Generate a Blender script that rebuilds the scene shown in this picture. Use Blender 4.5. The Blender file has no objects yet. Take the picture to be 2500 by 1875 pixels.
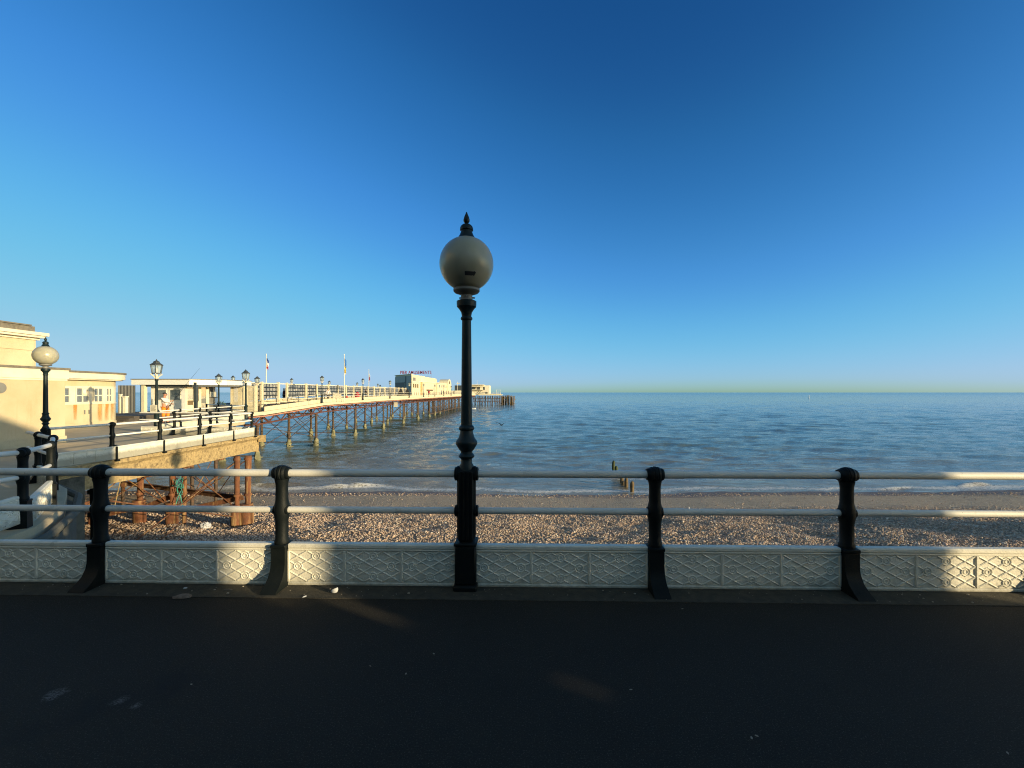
import bpy, bmesh, math, random
import numpy as np
from mathutils import Vector, Matrix, Quaternion
R = math.radians
random.seed(7); rng = np.random.default_rng(7)
scene = bpy.context.scene
COL = scene.collection

# ---------------------------------------------------------------- camera, sky, sun, exposure
F = 1040.0 / 2500.0                      # focal length in picture widths
cam_d = bpy.data.cameras.new('camera'); cam = bpy.data.objects.new('camera', cam_d); COL.objects.link(cam)
cam.location = (0, 0, 1.65); cam.rotation_euler = (R(90), 0, 0)
cam_d.sensor_width = 36; cam_d.lens = 36 * F; cam_d.shift_y = 20.5 / 2500
cam_d.clip_start = 0.05; cam_d.clip_end = 60000
scene.camera = cam

SUN = Vector((0.874, -0.485, 0.1537)).normalized()     # direction towards the sun
SUN_EL = math.asin(SUN.z); SUN_ROT = math.atan2(SUN.x, SUN.y)
world = bpy.data.worlds.new('World'); scene.world = world; world.use_nodes = True
wn = world.node_tree.nodes; wl = world.node_tree.links
sky = wn.new('ShaderNodeTexSky'); sky.sky_type = 'NISHITA'; sky.sun_disc = False
sky.sun_elevation = SUN_EL; sky.sun_rotation = SUN_ROT
sky.altitude = 0; sky.air_density = 0.72; sky.dust_density = 0.5; sky.ozone_density = 4.2
bg = wn['Background']; bg.inputs['Strength'].default_value = 0.15
def vscale(sock, k):
    m = wn.new('ShaderNodeVectorMath'); m.operation = 'SCALE'; m.inputs['Scale'].default_value = k; wl.new(sock, m.inputs[0]); return m.outputs[0]
KS = .15*1.414
crv = wn.new('ShaderNodeRGBCurve'); cm = crv.mapping; cm.use_clip = False; cm.extend = 'EXTRAPOLATED'   # clear, strongly blue evening sky
for ch, pts in ((0, [(.038,.009),(.055,.023),(.09,.064),(.16,.150),(.29,.29),(.40,.375),(.6,.41),(1,.72)]),
                (1, [(.11,.080),(.15,.148),(.25,.30),(.42,.50),(.6,.575),(.8,.61),(1,.67)]),
                (2, [(.29,.275),(.39,.445),(.5,.61),(.58,.71),(.8,.81),(1.0,.82)])):
    c = cm.curves[ch]; c.points[0].location = (0, 0); c.points[1].location = pts[-1]
    for p in pts[:-1]: c.points.new(*p)
cm.update()
wl.new(vscale(sky.outputs['Color'], KS), crv.inputs['Color'])
# curve-graded blue in the view; the sky behind is boosted warm to fill shade
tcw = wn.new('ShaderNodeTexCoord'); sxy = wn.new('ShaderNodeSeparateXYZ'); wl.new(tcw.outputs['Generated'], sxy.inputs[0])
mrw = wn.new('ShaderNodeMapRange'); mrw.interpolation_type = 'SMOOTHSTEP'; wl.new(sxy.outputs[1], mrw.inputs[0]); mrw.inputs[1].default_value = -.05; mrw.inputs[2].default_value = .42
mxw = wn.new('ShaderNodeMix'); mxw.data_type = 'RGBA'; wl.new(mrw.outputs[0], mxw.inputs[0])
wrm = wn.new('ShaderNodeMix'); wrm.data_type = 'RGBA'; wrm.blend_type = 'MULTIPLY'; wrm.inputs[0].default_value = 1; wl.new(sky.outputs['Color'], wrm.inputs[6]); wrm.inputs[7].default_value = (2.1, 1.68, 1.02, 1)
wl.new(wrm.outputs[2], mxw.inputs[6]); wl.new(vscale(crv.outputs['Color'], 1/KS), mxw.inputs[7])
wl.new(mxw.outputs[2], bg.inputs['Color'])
sun_d = bpy.data.lights.new('sun', 'SUN'); sun_d.energy = 5.0; sun_d.angle = R(0.53); sun_d.color = (1.0, 0.79, 0.46)
sun = bpy.data.objects.new('sun', sun_d); COL.objects.link(sun)
sun.rotation_mode = 'QUATERNION'; sun.rotation_quaternion = (-SUN).to_track_quat('-Z', 'Y')
sun.location = SUN * 50
scene.cycles.use_denoising = True; scene.cycles.denoiser = 'OPENIMAGEDENOISE'; scene.cycles.denoising_input_passes = 'RGB_ALBEDO_NORMAL'; scene.cycles.denoising_prefilter = 'NONE'
scene.cycles.caustics_reflective = False; scene.cycles.caustics_refractive = False; scene.cycles.sample_clamp_indirect = 2.0; scene.cycles.blur_glossy = .5
world.cycles.sampling_method = 'MANUAL'; world.cycles.sample_map_resolution = 2048
scene.cycles.pixel_filter_type = 'BLACKMAN_HARRIS'; scene.cycles.filter_width = 1.1
vs = scene.view_settings
vs.view_transform = 'Standard'; vs.look = 'None'; vs.exposure = 0.5; vs.gamma = 1.0; vs.use_curve_mapping = False

# ---------------------------------------------------------------- helpers
def at(px, D): return (px - 1250) / 1040 * D            # x of a bearing read off the photograph, at distance D
def hz(py, D): return 1.65 - (py - 958) / 1040 * D      # height of a sight line at distance D

def tag(o, label=None, cat=None, group=None, kind=None):
    if label: o['label'] = label
    if cat: o['category'] = cat
    if group: o['group'] = group
    if kind: o['kind'] = kind
    return o
def thing(name, label, cat, loc=(0, 0, 0), rz=0, group=None):
    o = bpy.data.objects.new(name, None); COL.objects.link(o)
    o.empty_display_size = 0.2; o.location = loc; o.rotation_euler = (0, 0, rz)
    return tag(o, label, cat, group)
def place(name, me, parent=None, loc=(0, 0, 0), rz=0, scale=1):
    o = bpy.data.objects.new(name, me); COL.objects.link(o)
    o.location = loc; o.rotation_euler = (0, 0, rz); o.scale = (scale,) * 3
    if parent: o.parent = parent
    return o
def dup(root, loc, rz=0, label=None, group=None, scale=None):
    def cp(o, par):
        c = o.copy(); COL.objects.link(c); c.parent = par
        for ch in list(kids.get(o.name, [])): cp(ch, c)
        return c
    kids = {}
    for o in COL.objects:
        if o.parent: kids.setdefault(o.parent.name, []).append(o)
    r = cp(root, None); r.location = loc; r.rotation_euler = (0, 0, rz)
    if scale: r.scale = (scale,) * 3
    if label: r['label'] = label
    if group: r['group'] = group
    return r

class MB:
    def __init__(s): s.v = []; s.f = []
    def add(s, vs, fs, M=None):
        n = len(s.v)
        for p in vs:
            p = Vector(p); s.v.append(tuple(M @ p) if M else tuple(p))
        s.f += [tuple(i + n for i in f) for f in fs]
    def box(s, x0, x1, y0, y1, z0, z1, M=None):
        s.add([(x0,y0,z0),(x1,y0,z0),(x1,y1,z0),(x0,y1,z0),(x0,y0,z1),(x1,y0,z1),(x1,y1,z1),(x0,y1,z1)],
              [(0,3,2,1),(4,5,6,7),(0,1,5,4),(1,2,6,5),(2,3,7,6),(3,0,4,7)], M)
    def bbox(s, x0, x1, y0, y1, z0, z1, b=0.005, M=None):      # box with chamfered edges
        xs=(x0,x1); ys=(y0,y1); zs=(z0,z1); vs=[]; 
        for iz in (0,1):
            for iy in (0,1):
                for ix in (0,1):
                    dx=b*(1-2*ix); dy=b*(1-2*iy); dz=b*(1-2*iz)
                    vs += [(xs[ix],ys[iy]+dy,zs[iz]+dz),(xs[ix]+dx,ys[iy],zs[iz]+dz),(xs[ix]+dx,ys[iy]+dy,zs[iz])]
        bm = bmesh.new()
        for p in vs: bm.verts.new(p)
        r = bmesh.ops.convex_hull(bm, input=bm.verts)
        bm.verts.index_update()
        s.add([v.co[:] for v in bm.verts], [tuple(v.index for v in f.verts) for f in bm.faces], M); bm.free()
    def tube(s, p0, p1, r0, r1=None, n=8, caps=True, M=None):
        r1 = r0 if r1 is None else r1
        p0 = Vector(p0); p1 = Vector(p1); q = (p1 - p0).to_track_quat('Z', 'Y')
        vs = []
        for p, r in ((p0, r0), (p1, r1)):
            for i in range(n):
                a = 2*math.pi*i/n; vs.append(p + q @ Vector((r*math.cos(a), r*math.sin(a), 0)))
        fs = [(i, (i+1) % n, n+(i+1) % n, n+i) for i in range(n)]
        if caps: fs += [tuple(range(n-1, -1, -1)), tuple(range(n, 2*n))]
        s.add(vs, fs, M)
    def sweep(s, pts, r, n=8, M=None):
        pts = [Vector(p) for p in pts]; vs = []; m = len(pts)
        rs = r if isinstance(r, (list, tuple)) else [r]*m
        for k, p in enumerate(pts):
            d = (pts[min(k+1, m-1)] - pts[max(k-1, 0)]).normalized()
            up = Vector((0,0,1)) if abs(d.z) < .95 else Vector((1,0,0))
            a = d.cross(up).normalized(); b = a.cross(d)
            for i in range(n):
                t = 2*math.pi*i/n; vs.append(p + rs[k]*(a*math.cos(t) + b*math.sin(t)))
        fs = [(k*n+i, k*n+(i+1) % n, (k+1)*n+(i+1) % n, (k+1)*n+i) for k in range(m-1) for i in range(n)]
        fs += [tuple(range(n-1, -1, -1)), tuple(range((m-1)*n, m*n))]
        s.add(vs, fs, M)
    def lathe(s, prof, n=24, M=None, rot=0):                    # profile of (radius, z)
        vs = []
        for r, z in prof:
            for i in range(n):
                a = 2*math.pi*i/n + rot; vs.append((r*math.cos(a), r*math.sin(a), z))
        m = len(prof)
        fs = [(k*n+i, k*n+(i+1) % n, (k+1)*n+(i+1) % n, (k+1)*n+i) for k in range(m-1) for i in range(n)]
        fs += [tuple(range(n-1, -1, -1)), tuple(range((m-1)*n, m*n))]
        s.add(vs, fs, M)
    def prism(s, poly, z0, z1, M=None):
        n = len(poly)
        a = sum(poly[i][0]*poly[(i+1) % n][1] - poly[(i+1) % n][0]*poly[i][1] for i in range(n))
        if a < 0: poly = poly[::-1]
        zz0 = z0 if isinstance(z0, (list, tuple)) else [z0]*n
        zz1 = z1 if isinstance(z1, (list, tuple)) else [z1]*n
        if a < 0: zz0 = list(zz0)[::-1]; zz1 = list(zz1)[::-1]
        s.add([(p[0], p[1], z) for p, z in zip(poly, zz0)] + [(p[0], p[1], z) for p, z in zip(poly, zz1)],
              [tuple(range(n-1, -1, -1)), tuple(range(n, 2*n))] + [(i, (i+1) % n, n+(i+1) % n, n+i) for i in range(n)], M)
    def ring(s, c, Rr, r, axis, n=16, m=6, M=None):
        q = Vector(axis).to_track_quat('Z', 'Y'); vs = []
        for i in range(n):
            a = 2*math.pi*i/n
            for j in range(m):
                b = 2*math.pi*j/m
                vs.append(Vector(c) + q @ Vector(((Rr+r*math.cos(b))*math.cos(a), (Rr+r*math.cos(b))*math.sin(a), r*math.sin(b))))
        s.add(vs, [(i*m+j, ((i+1) % n)*m+j, ((i+1) % n)*m+(j+1) % m, i*m+(j+1) % m) for i in range(n) for j in range(m)], M)
    def mesh(s, name, mat, smooth=True, angle=38, org=None):
        me = bpy.data.meshes.new(name)
        vs = s.v if org is None else [(a-org[0], b-org[1], c-org[2]) for a, b, c in s.v]
        me.from_pydata(vs, [], s.f); me.materials.append(mat)
        if smooth:
            me.polygons.foreach_set('use_smooth', [True]*len(me.polygons)); me.set_sharp_from_angle(angle=R(angle))
        me.update(); return me
    def build(s, name, mat, parent=None, smooth=True, angle=38, world=True):
        org = None
        if parent is not None and world:
            p = parent; org = Vector((0,0,0))
            while p is not None: org = org + p.location; p = p.parent
        return place(name, s.mesh(name, mat, smooth, angle, org), parent)

# ---------------------------------------------------------------- materials
def nd(nt, t, **k):
    n = nt.nodes.new(t)
    for a, b in k.items():
        if a in n.inputs: n.inputs[a].default_value = b
        else: setattr(n, a, b)
    return n
def mixc(nt, fac, a, b, blend='MIX'):
    m = nt.nodes.new('ShaderNodeMix'); m.data_type = 'RGBA'; m.blend_type = blend
    for sock, v in ((m.inputs[0], fac), (m.inputs[6], a), (m.inputs[7], b)):
        if isinstance(v, bpy.types.NodeSocket): nt.links.new(v, sock)
        elif isinstance(v, (int, float)): sock.default_value = v
        else: sock.default_value = (*v, 1)
    return m.outputs[2]
def mth(nt, op, a, b=0.0, c=None, clamp=False):
    m = nt.nodes.new('ShaderNodeMath'); m.operation = op; m.use_clamp = clamp
    for i, v in enumerate((a, b) if c is None else (a, b, c)):
        if isinstance(v, bpy.types.NodeSocket): nt.links.new(v, m.inputs[i])
        else: m.inputs[i].default_value = v
    return m.outputs[0]
def ramp(nt, fac, lo, hi):
    m = nt.nodes.new('ShaderNodeMapRange'); m.inputs[1].default_value = lo; m.inputs[2].default_value = hi
    nt.links.new(fac, m.inputs[0]); return m.outputs[0]
def noise(nt, co, scale, detail=4, rough=.55, sc3=None):
    if sc3:
        mp = nt.nodes.new('ShaderNodeMapping'); mp.inputs['Scale'].default_value = sc3; nt.links.new(co, mp.inputs[0]); co = mp.outputs[0]
    n = nd(nt, 'ShaderNodeTexNoise', Scale=scale, Detail=detail, Roughness=rough); nt.links.new(co, n.inputs['Vector'])
    return n.outputs[0]
def newmat(name):
    m = bpy.data.materials.new(name); m.use_nodes = True
    nt = m.node_tree; b = nt.nodes['Principled BSDF']
    geo = nt.nodes.new('ShaderNodeNewGeometry')
    return m, nt, b, geo.outputs['Position']
def bump(nt, b, h, strength=.3, dist=.01):
    n = nt.nodes.new('ShaderNodeBump'); n.inputs['Strength'].default_value = strength; n.inputs['Distance'].default_value = dist
    nt.links.new(h, n.inputs['Height']); nt.links.new(n.outputs[0], b.inputs['Normal']); return n
def pmat(name, c1, c2=None,  scale=4, rough=.6, bs=0, bscale=60, dirt=None, dscale=3, dlo=.55, dhi=.75, streak=False, spec=.5, metal=0, rust=0, base=0):
    m, nt, b, co = newmat(name); c2 = c2 or tuple(x*.8 for x in c1)
    col = mixc(nt, ramp(nt, noise(nt, co, scale, 6), .3, .7), c1, c2)
    if dirt:
        f = ramp(nt, noise(nt, co, dscale, 6, .65, (1, 1, .12) if streak else None), dlo, dhi)
        col = mixc(nt, f, col, dirt)
    if rust:                                             # small rust runs
        col = mixc(nt, mth(nt, 'MULTIPLY', ramp(nt, noise(nt, co, 9, 5, .6, (1,1,.14)), .69, .76), ramp(nt, noise(nt, co, 1.3, 3), .48, .6)), col, (.26,.13,.055))
        col = mixc(nt, ramp(nt, noise(nt, co, 40, 3, .6), .735, .76), col, (.10,.06,.035))
    if base:                                             # splashed grime along the foot
        sp = nt.nodes.new('ShaderNodeSeparateXYZ'); nt.links.new(co, sp.inputs[0])
        col = mixc(nt, mth(nt, 'MULTIPLY', ramp(nt, mth(nt, 'ADD', sp.outputs[2], mth(nt, 'MULTIPLY', mth(nt, 'SUBTRACT', noise(nt, co, 14, 5, .7), .5), .16)), .085, .0), .7), col, (.20,.19,.14))
    nt.links.new(col, b.inputs['Base Color'])
    b.inputs['Roughness'].default_value = rough; b.inputs['Specular IOR Level'].default_value = spec; b.inputs['Metallic'].default_value = metal
    if bs: bump(nt, b, noise(nt, co, bscale, 5, .6), bs)
    return m
M = {}
M['white'] = pmat('white_paint', (.80,.79,.73), (.72,.71,.65), 5, .55, .25, 90, dirt=(.42,.38,.30), dscale=7, dlo=.60, dhi=.8, rust=1)
M['panel'] = pmat('panel_paint', (.80,.78,.68), (.70,.68,.58), 6, .55, .35, 70, dirt=(.36,.35,.27), dscale=9, dlo=.58, dhi=.8, rust=1, base=1)
M['black'] = pmat('black_gloss_paint', (.005,.008,.009), (.009,.012,.013), 12, .5, .25, 120, dirt=(.035,.03,.027), dscale=25, dlo=.66, dhi=.8, spec=.14)
M['green'] = pmat('dark_green_paint', (.006,.016,.02), (.010,.024,.028), 12, .45, .2, 120, spec=.3)
M['cream'] = pmat('cream_paint', (.64,.58,.42), (.58,.52,.35), 2.5, .65, .15, 50, dirt=(.50,.36,.17), dscale=5, dlo=.66, dhi=.8)
M['render_wall'] = pmat('cream_render', (.58,.51,.35), (.47,.39,.245), .9, .85, .7, 45, dirt=(.42,.33,.19), dscale=5, dlo=.54, dhi=.80, streak=True, rust=1)
M['trim'] = pmat('pale_trim_paint', (.70,.66,.53), (.64,.59,.45), 3, .6, .1, 40)
M['roof_edge'] = pmat('grey_roof_lead', (.20,.18,.14), (.11,.10,.08), 9, .7, .3, 60)
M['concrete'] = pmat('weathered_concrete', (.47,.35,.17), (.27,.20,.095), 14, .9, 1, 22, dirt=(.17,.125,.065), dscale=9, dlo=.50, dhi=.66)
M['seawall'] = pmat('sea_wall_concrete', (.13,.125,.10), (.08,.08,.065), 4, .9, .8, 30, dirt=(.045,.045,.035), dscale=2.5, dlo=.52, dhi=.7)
M['rust'] = pmat('rusted_iron', (.20,.075,.032), (.095,.042,.024), 5, .9, .9, 40, dirt=(.34,.22,.10), dscale=8, dlo=.50, dhi=.66, streak=True)
M['rust_red'] = pmat('red_oxide_iron', (.12,.040,.028), (.06,.028,.022), 3, .85, .4, 20, dirt=(.2,.10,.06), dscale=5, dlo=.62, dhi=.75)
M['pile'] = pmat('pile_iron', (.085,.055,.036), (.05,.038,.03), 3, .8, .5, 15, dirt=(.18,.09,.05), dscale=4, dlo=.55, dhi=.7)
M['crust'] = pmat('barnacle_crust', (.26,.24,.15), (.12,.13,.07), 5, .95, 1, 14)
M['pipe'] = pmat('salmon_pipe', (.50,.25,.16), (.40,.19,.12), 2, .6)
M['deck'] = pmat('deck_tarmac', (.56,.46,.31), (.46,.38,.25), 2, .9, .8, 60, dirt=(.60,.50,.36), dscale=1.2, dlo=.55, dhi=.75)
M['planks'] = pmat('pier_planks', (.10,.085,.07), (.06,.052,.045), 4, .85, .3, 20)
M['glass'] = pmat('window_glass', (.03,.04,.05), (.06,.07,.075), 3, .08, spec=.8)
M['curtain_reflection_glass'] = pmat('net_curtain_reflection_glass', (.17,.20,.22), (.09,.11,.13), 14, .15, spec=.8)  # net-curtained bay panes; on the kiosk the pale tone paints in a reflection
M['slate'] = pmat('dark_blue_grey_sheet', (.05,.06,.065), (.035,.042,.048), 4, .5)
M['grey'] = pmat('mid_grey_paint', (.2,.2,.19), None, 4, .6)
M['timber'] = pmat('sea_worn_timber', (.17,.12,.06), (.08,.055,.03), 7, .85, .7, 25)
M['weed'] = pmat('weedy_timber', (.05,.07,.02), (.03,.04,.015), 9, .8, .7, 30)
M['red'] = pmat('red_plastic', (.6,.03,.035), None, 4, .45)
M['orange'] = pmat('orange_cloth', (.80,.26,.02), (.7,.2,.01), 6, .8)
M['shirt'] = pmat('white_cloth', (.72,.68,.64), (.6,.56,.53), 6, .85)
M['skin'] = pmat('skin', (.48,.25,.17), (.42,.2,.13), 9, .55)
M['dark_cloth'] = pmat('dark_cloth', (.025,.026,.032), None, 5, .85)
M['maroon'] = pmat('maroon_cloth', (.13,.02,.035), None, 5, .85)
M['blue_cloth'] = pmat('blue_cloth', (.04,.08,.2), None, 5, .85)
M['rope'] = pmat('turquoise_net', (.05,.33,.28), (.03,.2,.18), 12, .8)
M['letter'] = pmat('dark_red_letters', (.20,.012,.03), None, 5, .5)
M['flag_blue'] = pmat('blue_flag_cloth', (.02,.05,.22), None, 5, .8)
M['flag_white'] = pmat('white_flag_cloth', (.8,.8,.78), None, 5, .8)
M['flag_red'] = pmat('red_flag_cloth', (.5,.02,.03), None, 5, .8)
M['flag_sky'] = pmat('sky_blue_flag_cloth', (.03,.16,.5), None, 5, .8)
M['flag_yellow'] = pmat('yellow_flag_cloth', (.8,.6,.05), None, 5, .8)
M['leaf'] = pmat('leaf_green', (.05,.09,.025), None, 9, .7)
M['paper'] = pmat('pale_litter', (.68,.70,.74), (.5,.52,.55), 40, .7)
M['brown_litter'] = pmat('brown_litter', (.26,.2,.16), (.12,.09,.07), 40, .8)
M['sand_brick'] = pmat('render_block', (.36,.32,.26), (.3,.27,.22), 2, .85, .3, 20)

def globe_mat(name, c):
    m, nt, b, co = newmat(name)
    col = mixc(nt, ramp(nt, noise(nt, co, 5, 5), .35, .7), c, tuple(x*.82 for x in c))
    nt.links.new(col, b.inputs['Base Color']); b.inputs['Roughness'].default_value = .28
    b.inputs['Subsurface Weight'].default_value = .8; b.inputs['Subsurface Radius'].default_value = (.2,.16,.09); b.inputs['Subsurface Scale'].default_value = .5
    return m
M['globe'] = globe_mat('opal_globe', (.42,.41,.32))
def lantern_glass():
    m, nt, b, co = newmat('lantern_glass')
    b.inputs['Base Color'].default_value = (.42,.5,.46,1); b.inputs['Roughness'].default_value = .2
    b.inputs['Alpha'].default_value = .42; return m
M['lantern_glass'] = lantern_glass()

def asphalt():
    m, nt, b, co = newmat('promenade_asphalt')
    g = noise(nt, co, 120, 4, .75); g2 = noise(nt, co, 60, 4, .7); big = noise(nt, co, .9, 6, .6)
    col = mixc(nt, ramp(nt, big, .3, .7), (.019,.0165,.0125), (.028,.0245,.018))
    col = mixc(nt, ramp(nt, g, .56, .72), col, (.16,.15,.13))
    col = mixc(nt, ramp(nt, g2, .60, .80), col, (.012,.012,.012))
    def splat(x, y, r, strength, c, soft=.5, seed=9):
        nonlocal col
        v = nt.nodes.new('ShaderNodeVectorMath'); v.operation = 'DISTANCE'; nt.links.new(co, v.inputs[0]); v.inputs[1].default_value = (x, y, 0)
        d = mth(nt, 'ADD', v.outputs['Value'], mth(nt, 'MULTIPLY', mth(nt, 'SUBTRACT', noise(nt, co, seed, 5, .7), .5), r*2.2))
        f = mth(nt, 'MULTIPLY', ramp(nt, d, r, r*soft), strength)
        if c[0] > .1: f = mth(nt, 'MULTIPLY', f, ramp(nt, noise(nt, co, 75, 4, .8), .44, .62), clamp=True)
        col = mixc(nt, f, col, c)
    splat(-2.50, 2.33, .060, 1, (.24,.24,.24), .35, 22)
    splat(-2.10, 2.28, .045, 1, (.24,.24,.24), .35, 26)
    splat(-1.98, 2.24, .032, 1, (.22,.22,.22), .35, 34)
    splat(-1.92, 2.40, .17, .6, (.012,.013,.014), .3, 7)
    splat(-2.2, 2.22, .16, .5, (.012,.013,.014), .3, 7)
    splat(-2.35, 2.05, .12, .4, (.012,.013,.014), .3, 8)
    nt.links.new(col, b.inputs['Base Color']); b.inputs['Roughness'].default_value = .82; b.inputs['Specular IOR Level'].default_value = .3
    bump(nt, b, mth(nt, 'ADD', noise(nt, co, 190, 3, .7), mth(nt, 'MULTIPLY', noise(nt, co, 9, 3), .6)), 1.0, .012)
    return m
M['asphalt'] = asphalt()
M['gutter'] = pmat('gritty_concrete_edge', (.070,.062,.045), (.032,.031,.026), 14, .9, 1, 80, dirt=(.16,.15,.12), dscale=90, dlo=.66, dhi=.72)

# ---------------------------------------------------------------- setting: promenade, forecourt, beach, sea
WATER = -4.75
RK = -0.022                                              # the sea-front railing runs a little askew
def rail_y(x): return 3.62 + RK * x
PATH = [(-5.55,4.05), (-6.2,5.4), (-7.2,6.65), (-8.4,7.8), (-10.75,9.5)]     # curve of the promenade edge towards the pier
EDGE = -10.75
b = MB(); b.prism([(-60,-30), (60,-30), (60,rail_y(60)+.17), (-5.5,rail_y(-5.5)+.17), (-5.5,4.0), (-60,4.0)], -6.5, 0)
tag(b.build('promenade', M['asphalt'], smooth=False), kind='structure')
b = MB(); b.prism([(-12,rail_y(-12)-.25), (45,rail_y(45)-.25), (45,rail_y(45)+.165), (-5.4,rail_y(-5.4)+.165), (-5.4,rail_y(-5.4)+.1), (-12,rail_y(-12)+.1)], .001, .006)
tag(b.build('kerb_strip', M['gutter'], smooth=False), kind='structure')
zs = {0: 0.0}
fpoly = [(-60,4.02,0), (-5.5,4.02,0), (-6.1,5.45,-.07), (-7.1,6.75,-.13), (-8.3,7.95,-.15), (EDGE,9.6,-.15), (EDGE,17.9,-.15), (-16.1,18.25,-.15),
         (-16.3,19.3,-.15), (-17.4,27.7,-.15), (-23.5,38,-.15), (-60,38,-.15)]
b = MB(); b.prism([(p[0], p[1]) for p in fpoly], [p[2]-.28 for p in fpoly], [p[2] for p in fpoly])
tag(b.build('forecourt', M['deck'], smooth=False), kind='structure')

def vnoise(x, y, seed=0):
    t = np.random.default_rng(seed).random((256, 256)); xi = np.floor(x).astype(int); yi = np.floor(y).astype(int)
    fx = x - xi; fy = y - yi; fx = fx*fx*(3-2*fx); fy = fy*fy*(3-2*fy)
    g = lambda i, j: t[i % 256, j % 256]
    return (g(xi,yi)*(1-fx)+g(xi+1,yi)*fx)*(1-fy) + (g(xi,yi+1)*(1-fx)+g(xi+1,yi+1)*fx)*fy
def beach_z(x, y):
    yy = y + .5*np.sin(x*.13+1.0) + .35*np.sin(x*.31+.4) + .25*(vnoise(x*.6, y*.3, 3)-.5)
    z = np.interp(yy, [3, 12, 14.5, 27.2, 40, 60, 120], [-3.0, -3.05, -3.3, -4.75, -5.5, -6.8, -12])
    far = np.clip((22-yy)/4, 0, 1)
    return z + far*(.16*(vnoise(x*.55, y*.8, 5)-.5) + .08*(vnoise(x*1.6, y*2, 6)-.5)) + .02*(vnoise(x*3, y*3, 7)-.5)
def gridmesh(name, X, Y, Z, mat, attrs=None, smooth=True):
    nr, nc = X.shape; me = bpy.data.meshes.new(name)
    co = np.stack([X, Y, Z], -1).reshape(-1, 3).astype(np.float32)
    i = np.arange(nr*nc).reshape(nr, nc)
    q = np.stack([i[:-1,:-1], i[:-1,1:], i[1:,1:], i[1:,:-1]], -1).reshape(-1, 4)
    me.vertices.add(len(co)); me.vertices.foreach_set('co', co.ravel())
    me.loops.add(q.size); me.loops.foreach_set('vertex_index', q.ravel().astype(np.int32))
    me.polygons.add(len(q)); me.polygons.foreach_set('loop_start', np.arange(0, q.size, 4, dtype=np.int32))
    me.polygons.foreach_set('loop_total', np.full(len(q), 4, np.int32)); me.polygons.foreach_set('use_smooth', np.full(len(q), smooth))
    me.update(calc_edges=True); me.materials.append(mat)
    for k, v in (attrs or {}).items():
        a = me.attributes.new(k, 'FLOAT', 'POINT'); a.data.foreach_set('value', v.ravel().astype(np.float32))
    return place(name, me)

def beach_mat():
    m, nt, b, co = newmat('shingle_and_sand')
    sep = nt.nodes.new('ShaderNodeSeparateXYZ'); nt.links.new(co, sep.inputs[0])
    y = mth(nt, 'ADD', sep.outputs[1], mth(nt, 'MULTIPLY', mth(nt, 'SUBTRACT', noise(nt, co, .5, 5, .65, (.35,1,1)), .5), 5.0))
    vor = nt.nodes.new('ShaderNodeTexVoronoi'); vor.inputs['Scale'].default_value = 14; nt.links.new(co, vor.inputs['Vector'])
    sc = nt.nodes.new('ShaderNodeSeparateColor'); nt.links.new(vor.outputs['Color'], sc.inputs[0])
    shingle = mixc(nt, sc.outputs[0], (.17,.12,.085), (.55,.42,.28))
    sand = mixc(nt, ramp(nt, noise(nt, co, 3, 6, .7), .3, .7), (.50,.39,.27), (.40,.31,.215))
    sand = mixc(nt, mth(nt, 'GREATER_THAN', sc.outputs[1], .84), sand, mixc(nt, sc.outputs[2], (.12,.09,.07), (.62,.54,.44)))
    wet = mixc(nt, sc.outputs[0], (.10,.07,.058), (.24,.17,.13))
    col = mixc(nt, ramp(nt, y, 19.3, 21.2), shingle, sand)
    wf = ramp(nt, y, 25.0, 26.0)
    col = mixc(nt, wf, col, wet)
    nt.links.new(col, b.inputs['Base Color'])
    nt.links.new(mth(nt, 'SUBTRACT', .9, mth(nt, 'MULTIPLY', wf, .35)), b.inputs['Roughness'])
    h = mth(nt, 'ADD', mth(nt, 'MULTIPLY', vor.outputs['Distance'], -1.0), mth(nt, 'MULTIPLY', noise(nt, co, 5, 4), .8))
    bump(nt, b, mth(nt, 'ADD', h, mth(nt, 'MULTIPLY', noise(nt, co, 22, 4, .7), .5)), 1.0, .07); return m
gx, gy = np.meshgrid(np.linspace(-70, 90, 641), np.concatenate([np.linspace(3.9, 30, 175), np.linspace(30.5, 90, 60)]))
tag(gridmesh('beach', gx, gy, beach_z(gx, gy), beach_mat()), kind='structure')

def pebble_mat():
    m, nt, b, co = newmat('pebbles')
    g = nt.nodes.new('ShaderNodeNewGeometry'); r = g.outputs['Random Per Island']
    cr = nt.nodes.new('ShaderNodeValToRGB'); e = cr.color_ramp; e.interpolation = 'LINEAR'
    pts = [(0,(.21,.14,.10)), (.25,(.49,.34,.235)), (.5,(.65,.48,.35)), (.68,(.38,.265,.205)), (.82,(.55,.355,.25)), (.93,(.66,.54,.42)), (1,(.82,.76,.68))]
    e.elements[0].position = 0; e.elements[0].color = (*pts[0][1],1); e.elements[1].position = 1; e.elements[1].color = (*pts[-1][1],1)
    for p, c in pts[1:-1]: x = e.elements.new(p); x.color = (*c,1)
    nt.links.new(r, cr.inputs[0]); nt.links.new(mixc(nt, .25, cr.outputs[0], mixc(nt, ramp(nt, noise(nt, co, 30, 3), .3, .7), (.6,.55,.5), (.12,.1,.08)), 'MIX'), b.inputs['Base Color'])
    b.inputs['Roughness'].default_value = .75; return m
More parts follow.
